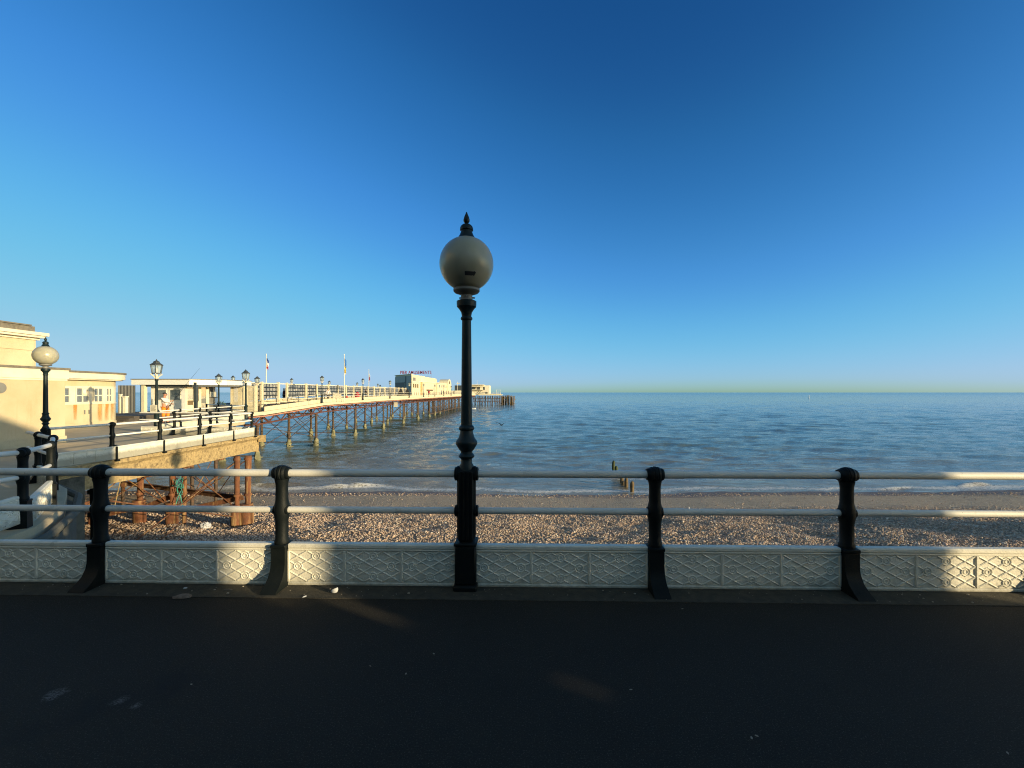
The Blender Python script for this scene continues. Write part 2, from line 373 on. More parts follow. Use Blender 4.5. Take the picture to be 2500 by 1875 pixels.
def pebbles():
    bm = bmesh.new(); bmesh.ops.create_icosphere(bm, subdivisions=1, radius=1)
    base = np.array([v.co[:] for v in bm.verts]); tri = np.array([[v.index for v in f.verts] for f in bm.faces]); bm.free()
    n = 88000
    y = 12.6 + (rng.random(n)**1.15)*8.6; x = (rng.random(n)*2-1)*(y*1.24+1)
    keep = rng.random(n) < np.clip((21.4-y+1.6*(vnoise(x*.5, y*.5, 11)-.5))/2.2, .06, 1)
    x, y = x[keep], y[keep]; n2 = 1300
    n3 = 2600; x = np.concatenate([x, (rng.random(n2)*2-1)*30, (rng.random(n3)*2-1)*32]); y = np.concatenate([y, 20+rng.random(n2)*6.5, 25.2+rng.random(n3)*1.5]); n = len(x)
    s = .013 + .024*rng.random(n)**2.2 + .022*(rng.random(n) > .985)
    sx = s*(.9+.6*rng.random(n)); sy = s*(.7+.5*rng.random(n)); sz = s*(.55+.5*rng.random(n)); a = rng.random(n)*6.283; tl = (rng.random(n)-.5)*1.2
    v = base[None]*(1+.22*(rng.random((n, len(base), 1))-.5))
    X = v[...,0]*sx[:,None]; Y = v[...,1]*sy[:,None]; Z = v[...,2]*sz[:,None]
    X, Z = X*np.cos(tl)[:,None]-Z*np.sin(tl)[:,None], X*np.sin(tl)[:,None]+Z*np.cos(tl)[:,None]
    ca, sa = np.cos(a)[:,None], np.sin(a)[:,None]
    P = np.stack([X*ca-Y*sa+x[:,None], X*sa+Y*ca+y[:,None], Z+(beach_z(x, y)+s*.15+.02*rng.random(n))[:,None]], -1).reshape(-1,3).astype(np.float32)
    Fc = (tri[None]+(np.arange(n)*len(base))[:,None,None]).reshape(-1,3)
    me = bpy.data.meshes.new('pebbles'); me.vertices.add(len(P)); me.vertices.foreach_set('co', P.ravel())
    me.loops.add(Fc.size); me.loops.foreach_set('vertex_index', Fc.ravel().astype(np.int32))
    me.polygons.add(len(Fc)); me.polygons.foreach_set('loop_start', np.arange(0, Fc.size, 3, dtype=np.int32)); me.polygons.foreach_set('loop_total', np.full(len(Fc), 3, np.int32))
    me.polygons.foreach_set('use_smooth', np.full(len(Fc), True))
    me.update(calc_edges=True); me.materials.append(pebble_mat())
    tag(place('pebbles', me), 'brown and tan shingle pebbles covering the beach below the railing', 'pebbles', kind='stuff')
pebbles()

def sea_mat():
    m, nt, b, co = newmat('sea_water')
    A = lambda n: nd(nt, 'ShaderNodeAttribute', attribute_name=n).outputs['Fac']
    depth, foam = A('depth'), A('foam')
    sep = nt.nodes.new('ShaderNodeSeparateXYZ'); nt.links.new(co, sep.inputs[0])
    murk = ramp(nt, mth(nt, 'ADD', depth, mth(nt, 'MULTIPLY', mth(nt, 'SUBTRACT', noise(nt, co, .12, 4, .6, (.4,1,1)), .5), .7)), .05, 1.5)
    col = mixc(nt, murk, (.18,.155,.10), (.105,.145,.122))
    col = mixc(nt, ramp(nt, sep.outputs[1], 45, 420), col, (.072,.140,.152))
    ff = mth(nt, 'MULTIPLY', foam, ramp(nt, mth(nt, 'ADD', noise(nt, co, 7, 6, .8, (.8,1,1)), mth(nt, 'MULTIPLY', foam, .22)), .62, .70), clamp=True)
    col = mixc(nt, mth(nt, 'MULTIPLY', ff, .85), col, (.72,.72,.70))
    nt.links.new(col, b.inputs['Base Color'])
    b.inputs['IOR'].default_value = 1.333
    rf = mth(nt, 'ADD', ramp(nt, sep.outputs[1], 60, 1500), 0)
    nt.links.new(mth(nt, 'ADD', mth(nt, 'ADD', .05, mth(nt, 'MULTIPLY', rf, .10)), mth(nt, 'MULTIPLY', ff, .6)), b.inputs['Roughness'])
    h = noise(nt, co, .30, 9, .64, (.38,1,1))              # wind ripples over every length, crests along the shore
    h = mth(nt, 'ADD', h, mth(nt, 'MULTIPLY', noise(nt, co, .05, 5, .6, (.3,1,1)), mth(nt, 'MULTIPLY', ramp(nt, sep.outputs[1], 120, 700), 5)))
    bump(nt, b, h, 1.0, .44)
    return m
def sea():
    ys = 25.0*np.exp(np.linspace(0, math.log(40000/25.0), 900)); us = np.linspace(-1.75, 1.75, 620)
    Y = np.repeat(ys[:,None], len(us), 1); X = us[None]*(Y+4)
    dy = np.gradient(ys)[:,None]
    Z = np.zeros_like(X); g = np.random.default_rng(21)
    for k in range(90):
        lam = .7*(8.0/.7)**g.random(); th = g.normal(0, .5); ph = g.random()*6.283
        kx, ky = 2*math.pi/lam*math.sin(th), 2*math.pi/lam*math.cos(th)
        amp = .0036*lam**.7
        sn = np.sin(kx*X+ky*Y+ph+.5*np.sin(.07*X+k)+.4*np.sin(.05*Y+2*k))
        Z += amp*np.clip((lam/dy-2)/2, 0, 1)*((sn*.5+.5)**1.7*2-.75)
    dep = WATER - beach_z(X, Y)
    Z *= np.clip((dep+.05)/.9, .12, 1)*(.75+.4*vnoise(X*.05, Y*.08, 31))
    foam = np.zeros_like(X)
    n1 = vnoise(X*.45, Y*.25, 41); n2 = vnoise(X*.16, Y*.02, 43)
    foam += np.clip(1-np.abs(dep-.035-.05*n1)/(.03+.06*n2), 0, 1)*1.2
    foam += .75*np.clip(1-np.abs(dep-.19-.12*n1)/.05, 0, 1)*(vnoise(X*.35, Y*.5, 44) > .5)
    def breaker(x0, y0, L, hgt, w):                       # a small breaking wave: a ridge with foam down its shore face
        nonlocal Z, foam
        yc = y0 + .35*np.sin((X-x0)*.6)
        ax = np.exp(-((X-x0)/L)**4)*(.7+.5*vnoise(X*1.7, Y*0, 51)); d = Y-yc
        Z += hgt*ax*np.where(d < 0, np.exp(-(d/(w*.45))**2), np.exp(-(d/(w*1.3))**2))
        foam += np.clip(ax*1.2-.25, 0, 1)*np.exp(-((d+.04)/(w*.30))**2)*(.25+.85*vnoise(X*1.3, Y*0, 53))
    breaker(at(845,28.6), 28.9, 1.9, .22, .42); breaker(at(2385,29.2), 29.4, 1.3, .20, .4); breaker(at(700,28.0), 28.3, .9, .12, .4)
    breaker(at(2190,28.0), 28.2, 1.6, .12, .35); breaker(-17, 29.3, 2.4, .16, .4)
    for x0, y0, L, hh in ((at(1330,34),34,4.5,.12), (at(1900,36),36,5,.11), (at(1650,32),32.5,3.5,.12), (at(2300,39),39,6,.10), (at(700,36),36,4,.1), (at(1000,41),41,5,.1)):
        ax = np.exp(-((X-x0)/L)**2); d = Y-y0-.6*np.sin(X*.2); Z += hh*ax*np.exp(-(d/1.0)**2)
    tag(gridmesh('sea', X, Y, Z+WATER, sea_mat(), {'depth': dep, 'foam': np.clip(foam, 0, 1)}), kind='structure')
sea()

# ---------------------------------------------------------------- railings
def drum(mb, c, s=.93, L=.14):                           # ribbed boss the rail passes through, axis along the rail (x)
    Mx = Matrix.Translation(c) @ Matrix.Rotation(R(90), 4, 'Y')
    h = L/2
    mb.lathe([(.036*s,-h),(.050*s,-h),(.056*s,-h*.8),(.056*s,-h*.62),(.064*s,-h*.55),(.070*s,-h*.34),(.066*s,-h*.2),(.073*s,-h*.12),(.073*s,h*.12),
              (.066*s,h*.2),(.070*s,h*.34),(.064*s,h*.55),(.056*s,h*.62),(.056*s,h*.8),(.050*s,h),(.036*s,h)], 22, Mx)
def post_mesh(name, mat, zt=.958, zm=.643, zp=.36, foot=True, s=1.0, top_cap=False):
    b = MB()
    drum(b, (0,0,zt), .93*s)
    b.lathe([(.05*s,zp-.02),(.058*s,zp),(.060*s,zp+.03),(.051*s,zp+.05),(.051*s,zm-.09),(.056*s,zm-.07),(.062*s,zm-.035),(.064*s,zm),(.060*s,zm+.04),(.053*s,zm+.07),(.050*s,zm+.09),(.048*s,zt-.12),(.050*s,zt-.09),(.058*s,zt-.05)], 12)
    drum(b, (0,0,zm), .80*s, .125*s)
    # square pedestal with a swept foot towards the promenade
    w = .060*s; prof = [(-.062,zp), (-.064,zp*.55), (-.075,zp*.42), (-.105,zp*.26), (-.165,zp*.12), (-.205,.022), (-.216,0), (.065,0), (.060,zp)]
    if not foot: prof = [(-.062,zp), (-.064,.06), (-.085,.03), (-.09,0), (.085,0), (.085,.03), (.062,.06), (.060,zp)]
    n = len(prof); vs = []
    for sx in (-1, 1):
        for (y, z) in prof:
            ww = w*(1.0 + .12*max(0, .12-z)/.12); vs.append((sx*ww, y, z))
    b.add(vs, [tuple(range(n)), tuple(range(2*n-1, n-1, -1))] + [(i, n+i, n+(i+1) % n, (i+1) % n) for i in range(n)])
    b.bbox(-w-.006, w+.006, -.07, .066, zp-.025, zp+.006, .006)
    me = b.mesh(name, mat); 
    return me
def panel_mesh(L, h=.355, relief=True, half=.0):          # cast panel, three fields of crossing bars and small rings, moulded top
    b = MB(); t = .018
    b.box(-L/2, L/2, -t, t, .0, h)
    b.bbox(-L/2, L/2, -.034, .034, h-.03, h+.012, .010)
    b.bbox(-L/2, L/2, -t-.012, t+.012, h-.048, h-.0305, .006)
    b.bbox(-L/2, L/2, -t-.014, t+.010, .0, .030, .008)
    nf = max(1, round(L/.495)); fw = L/nf
    for k in range(nf):
        x0 = -L/2+k*fw
        for sgn in ((-1,) if relief == 'near' else (-1, 1)) if relief else ():
            yb = sgn*t; rr = .0075
            def seg(p, q):                               # one straight bar, clipped to the field
                m = .012; lo = (m, .036); hi = (fw-m, h-.054)
                t0, t1 = 0.0, 1.0; d = (q[0]-p[0], q[1]-p[1])
                for a in (0, 1):
                    if abs(d[a]) < 1e-9: continue
                    u = (lo[a]-p[a])/d[a]; v = (hi[a]-p[a])/d[a]
                    if u > v: u, v = v, u
                    t0 = max(t0, u); t1 = min(t1, v)
                if t1-t0 < 1e-3: return
                A = (x0+p[0]+d[0]*t0, yb, p[1]+d[1]*t0); B = (x0+p[0]+d[0]*t1, yb, p[1]+d[1]*t1)
                b.tube(A, B, rr, n=6, caps=True)
            z0, z1 = .036, h-.054; H = z1-z0; W = fw
            Pn = lambda u, v: (u*W, z0+v*H)
            rings = [(.18,.5), (.82,.5), (.5,.16), (.5,.84)]
            ro = .036
            for sg in (-1, 1):
                for q in (-2, -1, 0, 1, 2):
                    f = lambda u: (u, .5+sg*1.06*(u-.5-.32*q))
                    us = [-.2, 1.2]
                    if q in (-1, 1):                     # this bar stops at the collars of two rings
                        cut = sorted([.5+.32*q, .5]); du = ro/math.hypot(W, 1.06*H)*.92
                        us = [-.2, cut[0]-du, cut[0]+du, cut[1]-du, cut[1]+du, 1.2]
                    for a, c in zip(us[::2], us[1::2]): seg(Pn(*f(a)), Pn(*f(c)))
            for u, v in rings:
                px, pz = Pn(u, v)
                b.ring((x0+px, yb, pz), ro, .0062, (0,1,0), 8, 6)
                b.ring((x0+px, yb, pz), 0.0165, .0052, (0,1,0), 14, 6)
        if k: b.bbox(x0-.010, x0+.010, -t-.011, t+.008, .0305, h-.0485, .003)
    b.bbox(-L/2, -L/2+.016, -t-.011, t+.008, .0305, h-.0485, .003); b.bbox(L/2-.016, L/2, -t-.011, t+.008, .0305, h-.0485, .003)
    return b
def railing(name, label, pts, z0=0.0, zt=.958, zm=.643, zp=.352, relief=True, group=None, skip_posts=(), rail_mat='white', mat='panel', ext0=0, ext1=0, s=1.0, post_flip=1, panels=True, sleeve=(), outer=False):
    """a railing along a polyline of post positions (x, y[, z]); posts, two rails and one low panel a bay"""
    pts = [Vector((p[0], p[1], p[2] if len(p) > 2 else z0)) for p in pts]
    root = thing(name, label, 'railing', tuple(pts[0]), 0, group); o = pts[0]
    pm = post_mesh('post', M['black'], zt, zm, zp, True, s)
    for i, p in enumerate(pts):
        if i in skip_posts: continue
        d = (pts[min(i+1, len(pts)-1)] - pts[max(i-1, 0)]); a = math.atan2(d.y, d.x)
        place('post', pm, root, p-o, a + (math.pi if post_flip < 0 else 0))
        if outer:                                         # slim strap and foot in front of the panels
            sb = MB(); sb.bbox(-.022, .022, .115, .155, -.03, zp, .006); sb.bbox(-.05, .05, .112, .20, -.05, .0, .012); sb.bbox(-.02, .02, .05, .12, zp+.012, zp+.04, .005)
            place('strap', sb.mesh('strap', M['black']), root, p-o, a + (math.pi if post_flip < 0 else 0))
    for nm, z, r in (('upper_rail', zt, .032*s), ('lower_rail', zm, .0275*s)):
        b = MB(); q = list(pts)
        if ext0: q.insert(0, pts[0] + (pts[0]-pts[1]).normalized()*ext0)
        if ext1: q.append(pts[-1] + (pts[-1]-pts[-2]).normalized()*ext1)
        q = [p - o + Vector((0,0,z)) for p in q]
        if len(q) > 2:                                    # smooth bends
            qq = [q[0]]
            for a, c, e in zip(q[:-2], q[1:-1], q[2:]):
                qq += [c + (a-c)*.22, c + (a-c)*.08 + (e-c)*.02, c + (e-c)*.08 + (a-c)*.02, c + (e-c)*.22]
            q = qq + [q[-1]]
        b.sweep(q, r, 14)
        for (i, f) in sleeve:
            c = pts[i].lerp(pts[i+1], f) - o + Vector((0,0,z)); d = (pts[i+1]-pts[i]).normalized()
            b.tube(c-d*.30, c, r+.0035, n=16); b.ring(c, r+.002, .004, d, 18, 6)
        place(nm, b.mesh(nm, M[rail_mat]), root)
    if panels:
        cache = {}
        for a, c in zip(pts[:-1], pts[1:]):
            d = c - a; L = Vector((d.x, d.y)).length - (.012 if outer else .125*s); k = round(L, 2); sh = Vector((d.y, -d.x, 0)).normalized()*(.095 if outer else 0)
            if k not in cache: cache[k] = panel_mesh(L, zp-.008, relief).mesh('panel', M[mat], angle=30)
            ob = place('panel', cache[k], root, (a+c)/2 - o + sh + Vector((0,0,.004)), math.atan2(d.y, d.x) + (math.pi if post_flip < 0 else 0))
            if abs(d.z) > .01: ob.rotation_euler[1] = -math.atan2(d.z, math.hypot(d.x, d.y))
    return root

LX = -.387; STEP = 1.592
ang = math.atan(RK); ux, uy = math.cos(ang), math.sin(ang)
def rp(i): return (LX + ux*STEP*i, rail_y(LX) + uy*STEP*i)
railing('seafront_railing', 'nearest railing with black posts, two white rails and low lattice panels along the promenade edge',
        [rp(i) for i in range(-3, 9)], skip_posts=(3, 8), relief='near', sleeve=((4, .15),))
railing('corner_railing', 'curved black and white railing bending round the left promenade corner', PATH[:1] + PATH[1:] if False else
        [(-5.95,4.15,0), (-6.2,5.4,-.07), (-7.2,6.65,-.13), (-8.4,7.8,-.15), (-9.4,8.45,-.15)], ext1=.95, post_flip=-1)
railing('platform_railing', 'black and white railing along the sunlit edge of the concrete platform',
        [(-10.95,10.0), (EDGE+.0,11.45), (EDGE,13.0), (EDGE,14.65), (EDGE,16.25), (EDGE,17.6)], -.15, .94, .64, .345, skip_posts=(0,), relief='near', post_flip=-1, outer=True)
railing('lattice_railing', 'black railing with cream lattice panels across the far end of the platform',
        [(-15.85,18.15), (-14.3,18.05), (-12.7,17.95), (-10.95,17.85)], -.15, .94, .64, .345, skip_posts=(0, 3))
railing('entrance_railing', 'black and white railing leading from the platform back to the second lantern lamp',
        [(-16.1,19.3), (-16.3,20.9), (-16.5,22.5), (-16.75,24.1), (-17.0,25.8), (-17.25,27.45)], -.15, .94, .64, .345, relief=False, skip_posts=(0, 5), mat='trim')
railing('gate_railing', 'short black and white railing between the second lantern lamp and the slatted gates',
        [(-17.3,27.6), (-18.7,28.4), (-20.1,29.2), (-21.5,30.0)], -.15, .94, .64, .345, relief=False, skip_posts=(0,), mat='trim')

# ---------------------------------------------------------------- globe lamps
def globe_lamp(label, loc, rz=0, base=True):
    root = thing('globe_lamp', label, 'street lamp', loc, rz, 'globe lamps on the railings')
    b = MB()                                              # pedestal standing in the railing line
    b.bbox(-.098, .098, -.125, .095, 0, .05, .012); b.bbox(-.088, .088, -.10, .085, .0501, .37, .012); b.bbox(-.095, .095, -.106, .09, .3701, .395, .008)
    b.bbox(-.066, .066, -.066, .066, .3951, 1.0, .016)
    for x in (-.052, -.018, .018, .052): b.tube((x, -.067, .42), (x, -.067, .98), .0085, n=8)
    for y in (-.04, 0, .04):
        for sx in (-1, 1): b.tube((sx*.067, y, .42), (sx*.067, y, .98), .0085, n=8)
    for z, s in ((.958, .85), (.643, .72)):
        for sx in (-1, 1):
            Mx = Matrix.Translation((sx*.066, 0, z)) @ Matrix.Rotation(R(90*sx), 4, 'Y')
            b.lathe([(.078*s,-.015),(.078*s,.012),(.066*s,.016),(.070*s,.026),(.060*s,.034),(.046*s,.036)], 20, Mx)
    b.build('pedestal', M['black'], root, world=False)
    b = MB()
    b.lathe([(.062,.99),(.060,1.03),(.047,1.05),(.047,1.085),(.060,1.095),(.069,1.110),(.060,1.125),(.050,1.135),(.050,1.15),(.064,1.165),(.088,1.205),(.093,1.222),(.090,1.236),(.070,1.262),
             (.058,1.30),(.054,1.325),(.064,1.335),(.067,1.347),(.062,1.36),(.049,1.372),(.0475,1.43),(.039,2.262),(.048,2.268),(.051,2.278),(.048,2.288),(.040,2.296),(.046,2.33),
             (.066,2.362),(.082,2.378),(.084,2.40),(.084,2.425),(.070,2.432)], 28)
    b.build('column', M['green'], root, world=False)
    b = MB(); b.lathe([(.055,2.43),(.050,2.45),(.048,2.478),(.070,2.488),(.100,2.498),(.112,2.512),(.112,2.53),(.104,2.534)], 28)
    for a in range(3): 
        t = R(30+120*a); b.tube((.04*math.cos(t), .04*math.sin(t), 2.462), (.075*math.cos(t), .075*math.sin(t), 2.462), .007, n=8)
    b.build('gallery_plate', M['grey'], root, world=False)
    b = MB(); n = 22; c = 2.742; rr = .229
    b.lathe([(rr*math.sin(t), c - rr*math.cos(t)) for t in [R(27) + (R(162)-R(27))*k/n for k in range(n+1)]], 40)
    g = b.build('globe', M['globe'], root, world=False, angle=60)
    b = MB(); b.lathe([(.080,2.956),(.072,2.966),(.058,2.99),(.048,3.015),(.047,3.025),(.056,3.03),(.056,3.045),(.050,3.062),(.036,3.076),(.016,3.084),(.010,3.092)], 24)
    b.build('cap', M['green'], root, world=False)
    b = MB(); b.lathe([(.010,3.086),(.018,3.094),(.027,3.108),(.0265,3.122),(.020,3.145),(.010,3.168),(.006,3.180),(.003,3.186)], 14)
    b.build('finial', M['green'], root, world=False)
    return root
lamp0 = globe_lamp('tall dark lamp post with a big pale globe in the middle of the near railing', (*rp(0), 0), ang)
# dark scrap of tape stuck low on the near globe
b = MB(); 
for i in range(8):
    for j in range(2):
        pass
vs = []; 
for j, el in enumerate((-38.5, -30)):
    for i in range(9):
        az = R(-87 + i*(24+ (3 if j else 0))/8); e = R(el + (1.2*math.sin(i*2.1) if i > 5 else 0)); rr = .2305
        vs.append((rr*math.cos(e)*math.cos(az), rr*math.cos(e)*math.sin(az), 2.742+rr*math.sin(e)))
        rr = .2285
        vs.append((rr*math.cos(e)*math.cos(az), rr*math.cos(e)*math.sin(az), 2.742+rr*math.sin(e)))
fs = []
for i in range(8):
    a = 2*i; c = 18+2*i; fs += [(a, a+2, c+2, c), (a+1, c+1, c+3, a+3), (a, a+1, a+3, a+2), (c, c+2, c+3, c+1)]
fs += [(0, 18, 19, 1), (16, 17, 35, 34)]
b.add(vs, fs); b.build('tape_patch', M['dark_cloth'], lamp0, world=False)
dup(lamp0, (-10.95, 10.0, -.17), R(118), 'globe lamp on the left where the railing meets the sunlit cream building', 'globe lamps on the railings', .98)
for o in list(COL.objects):
    if o.name.startswith('tape_patch') and o.parent and o.parent != lamp0: bpy.data.objects.remove(o)
dup(lamp0, (*rp(5), 0), ang, 'globe lamp five bays to the right along the near railing', 'globe lamps on the railings')
for o in list(COL.objects):
    if o.name.startswith('tape_patch') and o.parent and o.parent != lamp0: bpy.data.objects.remove(o)

# ---------------------------------------------------------------- lantern lamps of the pier
def lantern_lamp(label, loc):
    root = thing('lantern_lamp', label, 'street lamp', loc, 0, 'lantern lamps of the pier')
    b = MB(); b.lathe([(.16,0),(.16,.06),(.12,.10),(.105,.16),(.10,.85),(.115,.88),(.125,.92),(.10,.97),(.07,1.02),(.062,1.1),(.05,2.30),(.062,2.32),(.07,2.36),(.062,2.40),(.055,2.45)], 14)
    b.build('column', M['green'], root, world=False)
    b = MB()
    for k in range(6):
        t = R(60*k); b.sweep([(.05*math.cos(t),.05*math.sin(t),2.43), (.08*math.cos(t),.08*math.sin(t),2.50), (.15*math.cos(t),.15*math.sin(t),2.575), (.21*math.cos(t),.21*math.sin(t),2.60), (.20*math.cos(t),.20*math.sin(t),2.645)], .022, 6)
    b.lathe([(.06,2.42),(.07,2.46),(.055,2.5),(.04,2.62)], 10)
    b.build('bracket', M['trim'], root, world=False)
    b = MB(); b.lathe([(.165,2.66),(.225,3.02)], 6); b.build('glazing', M['lantern_glass'], root, world=False, smooth=False)
    b = MB()
    for k in range(6):
        t = R(60*k); b.tube((.168*math.cos(t),.168*math.sin(t),2.65), (.23*math.cos(t),.23*math.sin(t),3.03), .013, n=6)
    b.lathe([(.18,2.64),(.185,2.66),(.175,2.68)], 6); b.build('lantern_frame', M['slate'], root, world=False)
    b = MB(); b.lathe([(.235,3.02),(.262,3.03),(.255,3.05),(.14,3.13),(.125,3.15),(.12,3.17),(.135,3.175),(.04,3.235),(.02,3.25),(.025,3.265),(.012,3.29),(.003,3.31)], 6)
    b.build('lantern_roof', M['slate'], root, world=False, smooth=False)
    b = MB(); b.lathe([(.02,2.66),(.06,2.70),(.07,2.82),(.03,2.9),(.01,2.92)], 10); b.build('bulb', M['paper'], root, world=False)
    return root
def pier_x(D): return -23 + .027*(D-50.8)
def deck_z(D): return float(np.interp(D, [27, 40, 52, 72, 260], [-.15, -.12, .43, .56, .56]))
L1 = lantern_lamp('largest lantern lamp with a white notice, at the far left corner of the platform', (-16.02, 19.2, -.15))
dup(L1, (-17.25, 27.6, -.15), .2, 'second lantern lamp by the platform corner, in front of the slatted gates')
lanterns = [(534, 33.5, -.15, 'lantern lamp standing at the right end of the kiosk roof'), (569, 52, .45, 'small lantern lamp rising behind the roof beside the kiosk'),
            (628, 40, -.1, 'lantern lamp in front of the slim gate at the start of the pier')]
for px, D, z, lb in lanterns: dup(L1, (at(px, D), D, z), D*.3, lb)
rl = ['first lantern lamp along the right edge of the pier', 'lantern lamp right of the second flagpole on the pier edge', 'lantern lamp left of the arcade on the pier edge',
      'lantern lamp before the arcade corner', 'lantern lamp before the yellow arcade side wall', 'lantern lamp in front of the arcade middle bay', 'lantern lamp in front of the arcade low wing', 'lantern lamp before the arcade end tower']
for k, lb in enumerate(rl):
    D = 51 + 13*k; dup(L1, (pier_x(D)+.25, D, deck_z(D)), D*.7, lb)
ll = ['lantern lamp behind the first gap in the windbreak', 'lantern lamp behind the middle of the windbreak', 'lantern lamp behind the windbreak near the second flagpole', 'tiny lantern lamp behind the windbreak before the arcade', 'last tiny lantern lamp behind the windbreak']
for (px, D), lb in zip(((712,63),(804,76.5),(872,88.5),(922.5,102),(928,118)), ll):
    dup(L1, (at(px, D), D, .5), D*.5, lb)
b = MB(); b.bbox(-.15, .15, -.012, .012, -.16, .16, .004)
r = thing('notice_board', 'small white notice fixed to the post of the largest lantern lamp', 'sign', (-16.0, 19.02, .93)); b.build('board', M['trim'], r, world=False)
b = MB()
for k in range(5): b.box(-.11, .11-.03*(k % 3), -.0145, -.0122, .11-.05*k-.008, .11-.05*k+.008)
b.build('writing', M['grey'], r, world=False, smooth=False)

# ---------------------------------------------------------------- sea-wall abutment and the concrete platform on rusty legs
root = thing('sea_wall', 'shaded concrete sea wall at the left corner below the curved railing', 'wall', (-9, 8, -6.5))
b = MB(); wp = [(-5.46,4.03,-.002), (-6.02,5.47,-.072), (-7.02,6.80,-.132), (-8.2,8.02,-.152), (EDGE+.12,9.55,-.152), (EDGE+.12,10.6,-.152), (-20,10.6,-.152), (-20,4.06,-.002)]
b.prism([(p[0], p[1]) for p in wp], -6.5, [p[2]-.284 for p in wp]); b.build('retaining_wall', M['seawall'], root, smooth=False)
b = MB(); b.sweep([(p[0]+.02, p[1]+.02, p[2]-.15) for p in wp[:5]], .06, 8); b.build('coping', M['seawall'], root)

plat = thing('platform', 'sunlit rough concrete platform standing on rusty legs above the beach', 'platform', (EDGE, 10.6, -.43))
b = MB()                                                  # edge beam with a projecting lip
prof = [(-.9,-.165), (.10,-.165), (.11,-.26), (.05,-.31), (.02,-.36), (.03,-.80), (-.35,-.86), (-.9,-.86)]
def extr(mb, prof, y0, y1, x0):
    ny = 26; n = len(prof); vs = []
    for j in range(ny+1):
        y = y0+(y1-y0)*j/ny
        for k, (x, z) in enumerate(prof):
            w = .03*(random.random()-.5) if k in (2,3,4,5) else 0
            vs.append((x0+x+w, y, z+w*.8))
    fs = [(j*n+i, j*n+(i+1) % n, (j+1)*n+(i+1) % n, (j+1)*n+i) for j in range(ny) for i in range(n)]
    fs += [tuple(range(n)), tuple(range(ny*n+n-1, ny*n-1, -1))]
    mb.add(vs, fs)
extr(b, prof, 9.5, 17.95, EDGE)
b.prism([(EDGE-.02,17.952), (EDGE+.03,18.03), (-16.4,18.4), (-16.4,17.3), (-11.5,17.3), (-11.5,17.952)], -.86, -.433)
b.prism([(EDGE+.06,17.953), (EDGE+.32,18.05), (EDGE-.2,18.12)], -.44, -.165)
b.build('edge_beam', M['concrete'], plat, angle=25)
b = MB()
for y in (11.6, 13.2, 14.8, 16.4): b.box(-16.3, EDGE-.4, y-.12, y+.12, -.95, -.45)
b.build('joist', M['rust'], plat, smooth=False)
def leg(x, y, zb, r=.12, boot=True, mat='rust'):
    b = MB(); b.tube((x, y, zb), (x+.01, y, -.84), r*.8, r, 12)
    for z in (-1.0, -1.6, -2.4): b.tube((x, y, z), (x, y, z+.09), r*1.25, n=12)
    if boot:
        b.tube((x-.05, y, zb-.5), (x-.05, y, zb+.82), r*1.75, r*1.7, 14); b.tube((x-.05,y,zb+.82),(x-.05,y,zb+.88), r*1.95, n=14)
        b.box(x+r*1.2, x+r*1.8, y-r*.5, y+r*.5, zb-.5, zb+.8)
    b.build('leg', M[mat], plat)
leg(-10.72, 16.6, -3.6, .10); leg(-10.38, 16.75, -3.6, .115)
leg(-13.35, 16.75, -3.55, .11); leg(-13.0, 16.9, -3.6, .09, False)
leg(-14.75, 16.9, -3.5, .115); leg(-10.95, 11.25, -3.1, .16, False, 'black'); leg(-16.2, 16.6, -3.5, .12)
for px, D in ((469, 20.5), (527, 21.5), (300, 20), (345, 22)): leg(at(px, D), D, -4.3, .09, False, 'pile')
def rods(pairs, r, mat, name='brace'):
    b = MB()
    for p, q in pairs: b.tube(p, q, r, n=6)
    b.build(name, M[mat], plat)
rods([((-10.7,16.6,-1.0),(-13.3,16.75,-2.9)), ((-10.4,16.7,-1.0),(-13.3,16.75,-3.0)), ((-13.3,16.75,-1.0),(-10.7,16.6,-2.9)), ((-13.3,16.75,-1.0),(-16.2,16.6,-2.9)),
      ((-16.2,16.6,-1.0),(-13.2,16.75,-3.0)), ((-10.9,11.3,-1.2),(-10.8,16.6,-3.2)), ((-10.9,11.3,-3.0),(-10.8,16.6,-1.1)), ((-14.7,16.9,-1.0),(at(469,20.5),20.5,-2.9)),
      ((-13.3,16.75,-1.2),(at(527,21.5),21.5,-3.4)), ((at(469,20.5),20.5,-1.4),(at(527,21.5),21.5,-3.4)), ((at(527,21.5),21.5,-1.4),(at(469,20.5),20.5,-3.4)),
      ((-16.2,16.6,-1.7),(-10.9,11.3,-3.2)), ((-14.7,16.9,-1.6),(-13.3,16.75,-3.0)), ((-12.5,14,-.9),(-14.9,13,-3.3)), ((-10.7,16.6,-1.2),(at(527,21.5),21.5,-3.6))], .020, 'rust')
b = MB()
for p, q in (((-10.5,16.65,-2.45),(-13.2,16.8,-3.05)), ((-13.2,16.8,-2.35),(-14.8,16.9,-3.0)), ((-10.6,16.6,-2.45),(at(300,20),20,-2.6)), ((-14.8,16.9,-2.9),(-16.3,16.6,-3.2)), ((-16.2,16.5,-2.6),(-16.2,11,-2.6))):
    d = (Vector(q)-Vector(p)); L = d.length; Mx = Matrix.Translation(p) @ d.to_track_quat('X','Z').to_matrix().to_4x4()
    b.box(0, L, -.05, .05, -.09, -.07, Mx); b.box(0, L, -.05, .05, .07, .09, Mx); b.box(0, L, -.012, .012, -.07, .07, Mx)
b.build('girder', M['rust'], plat, smooth=False)
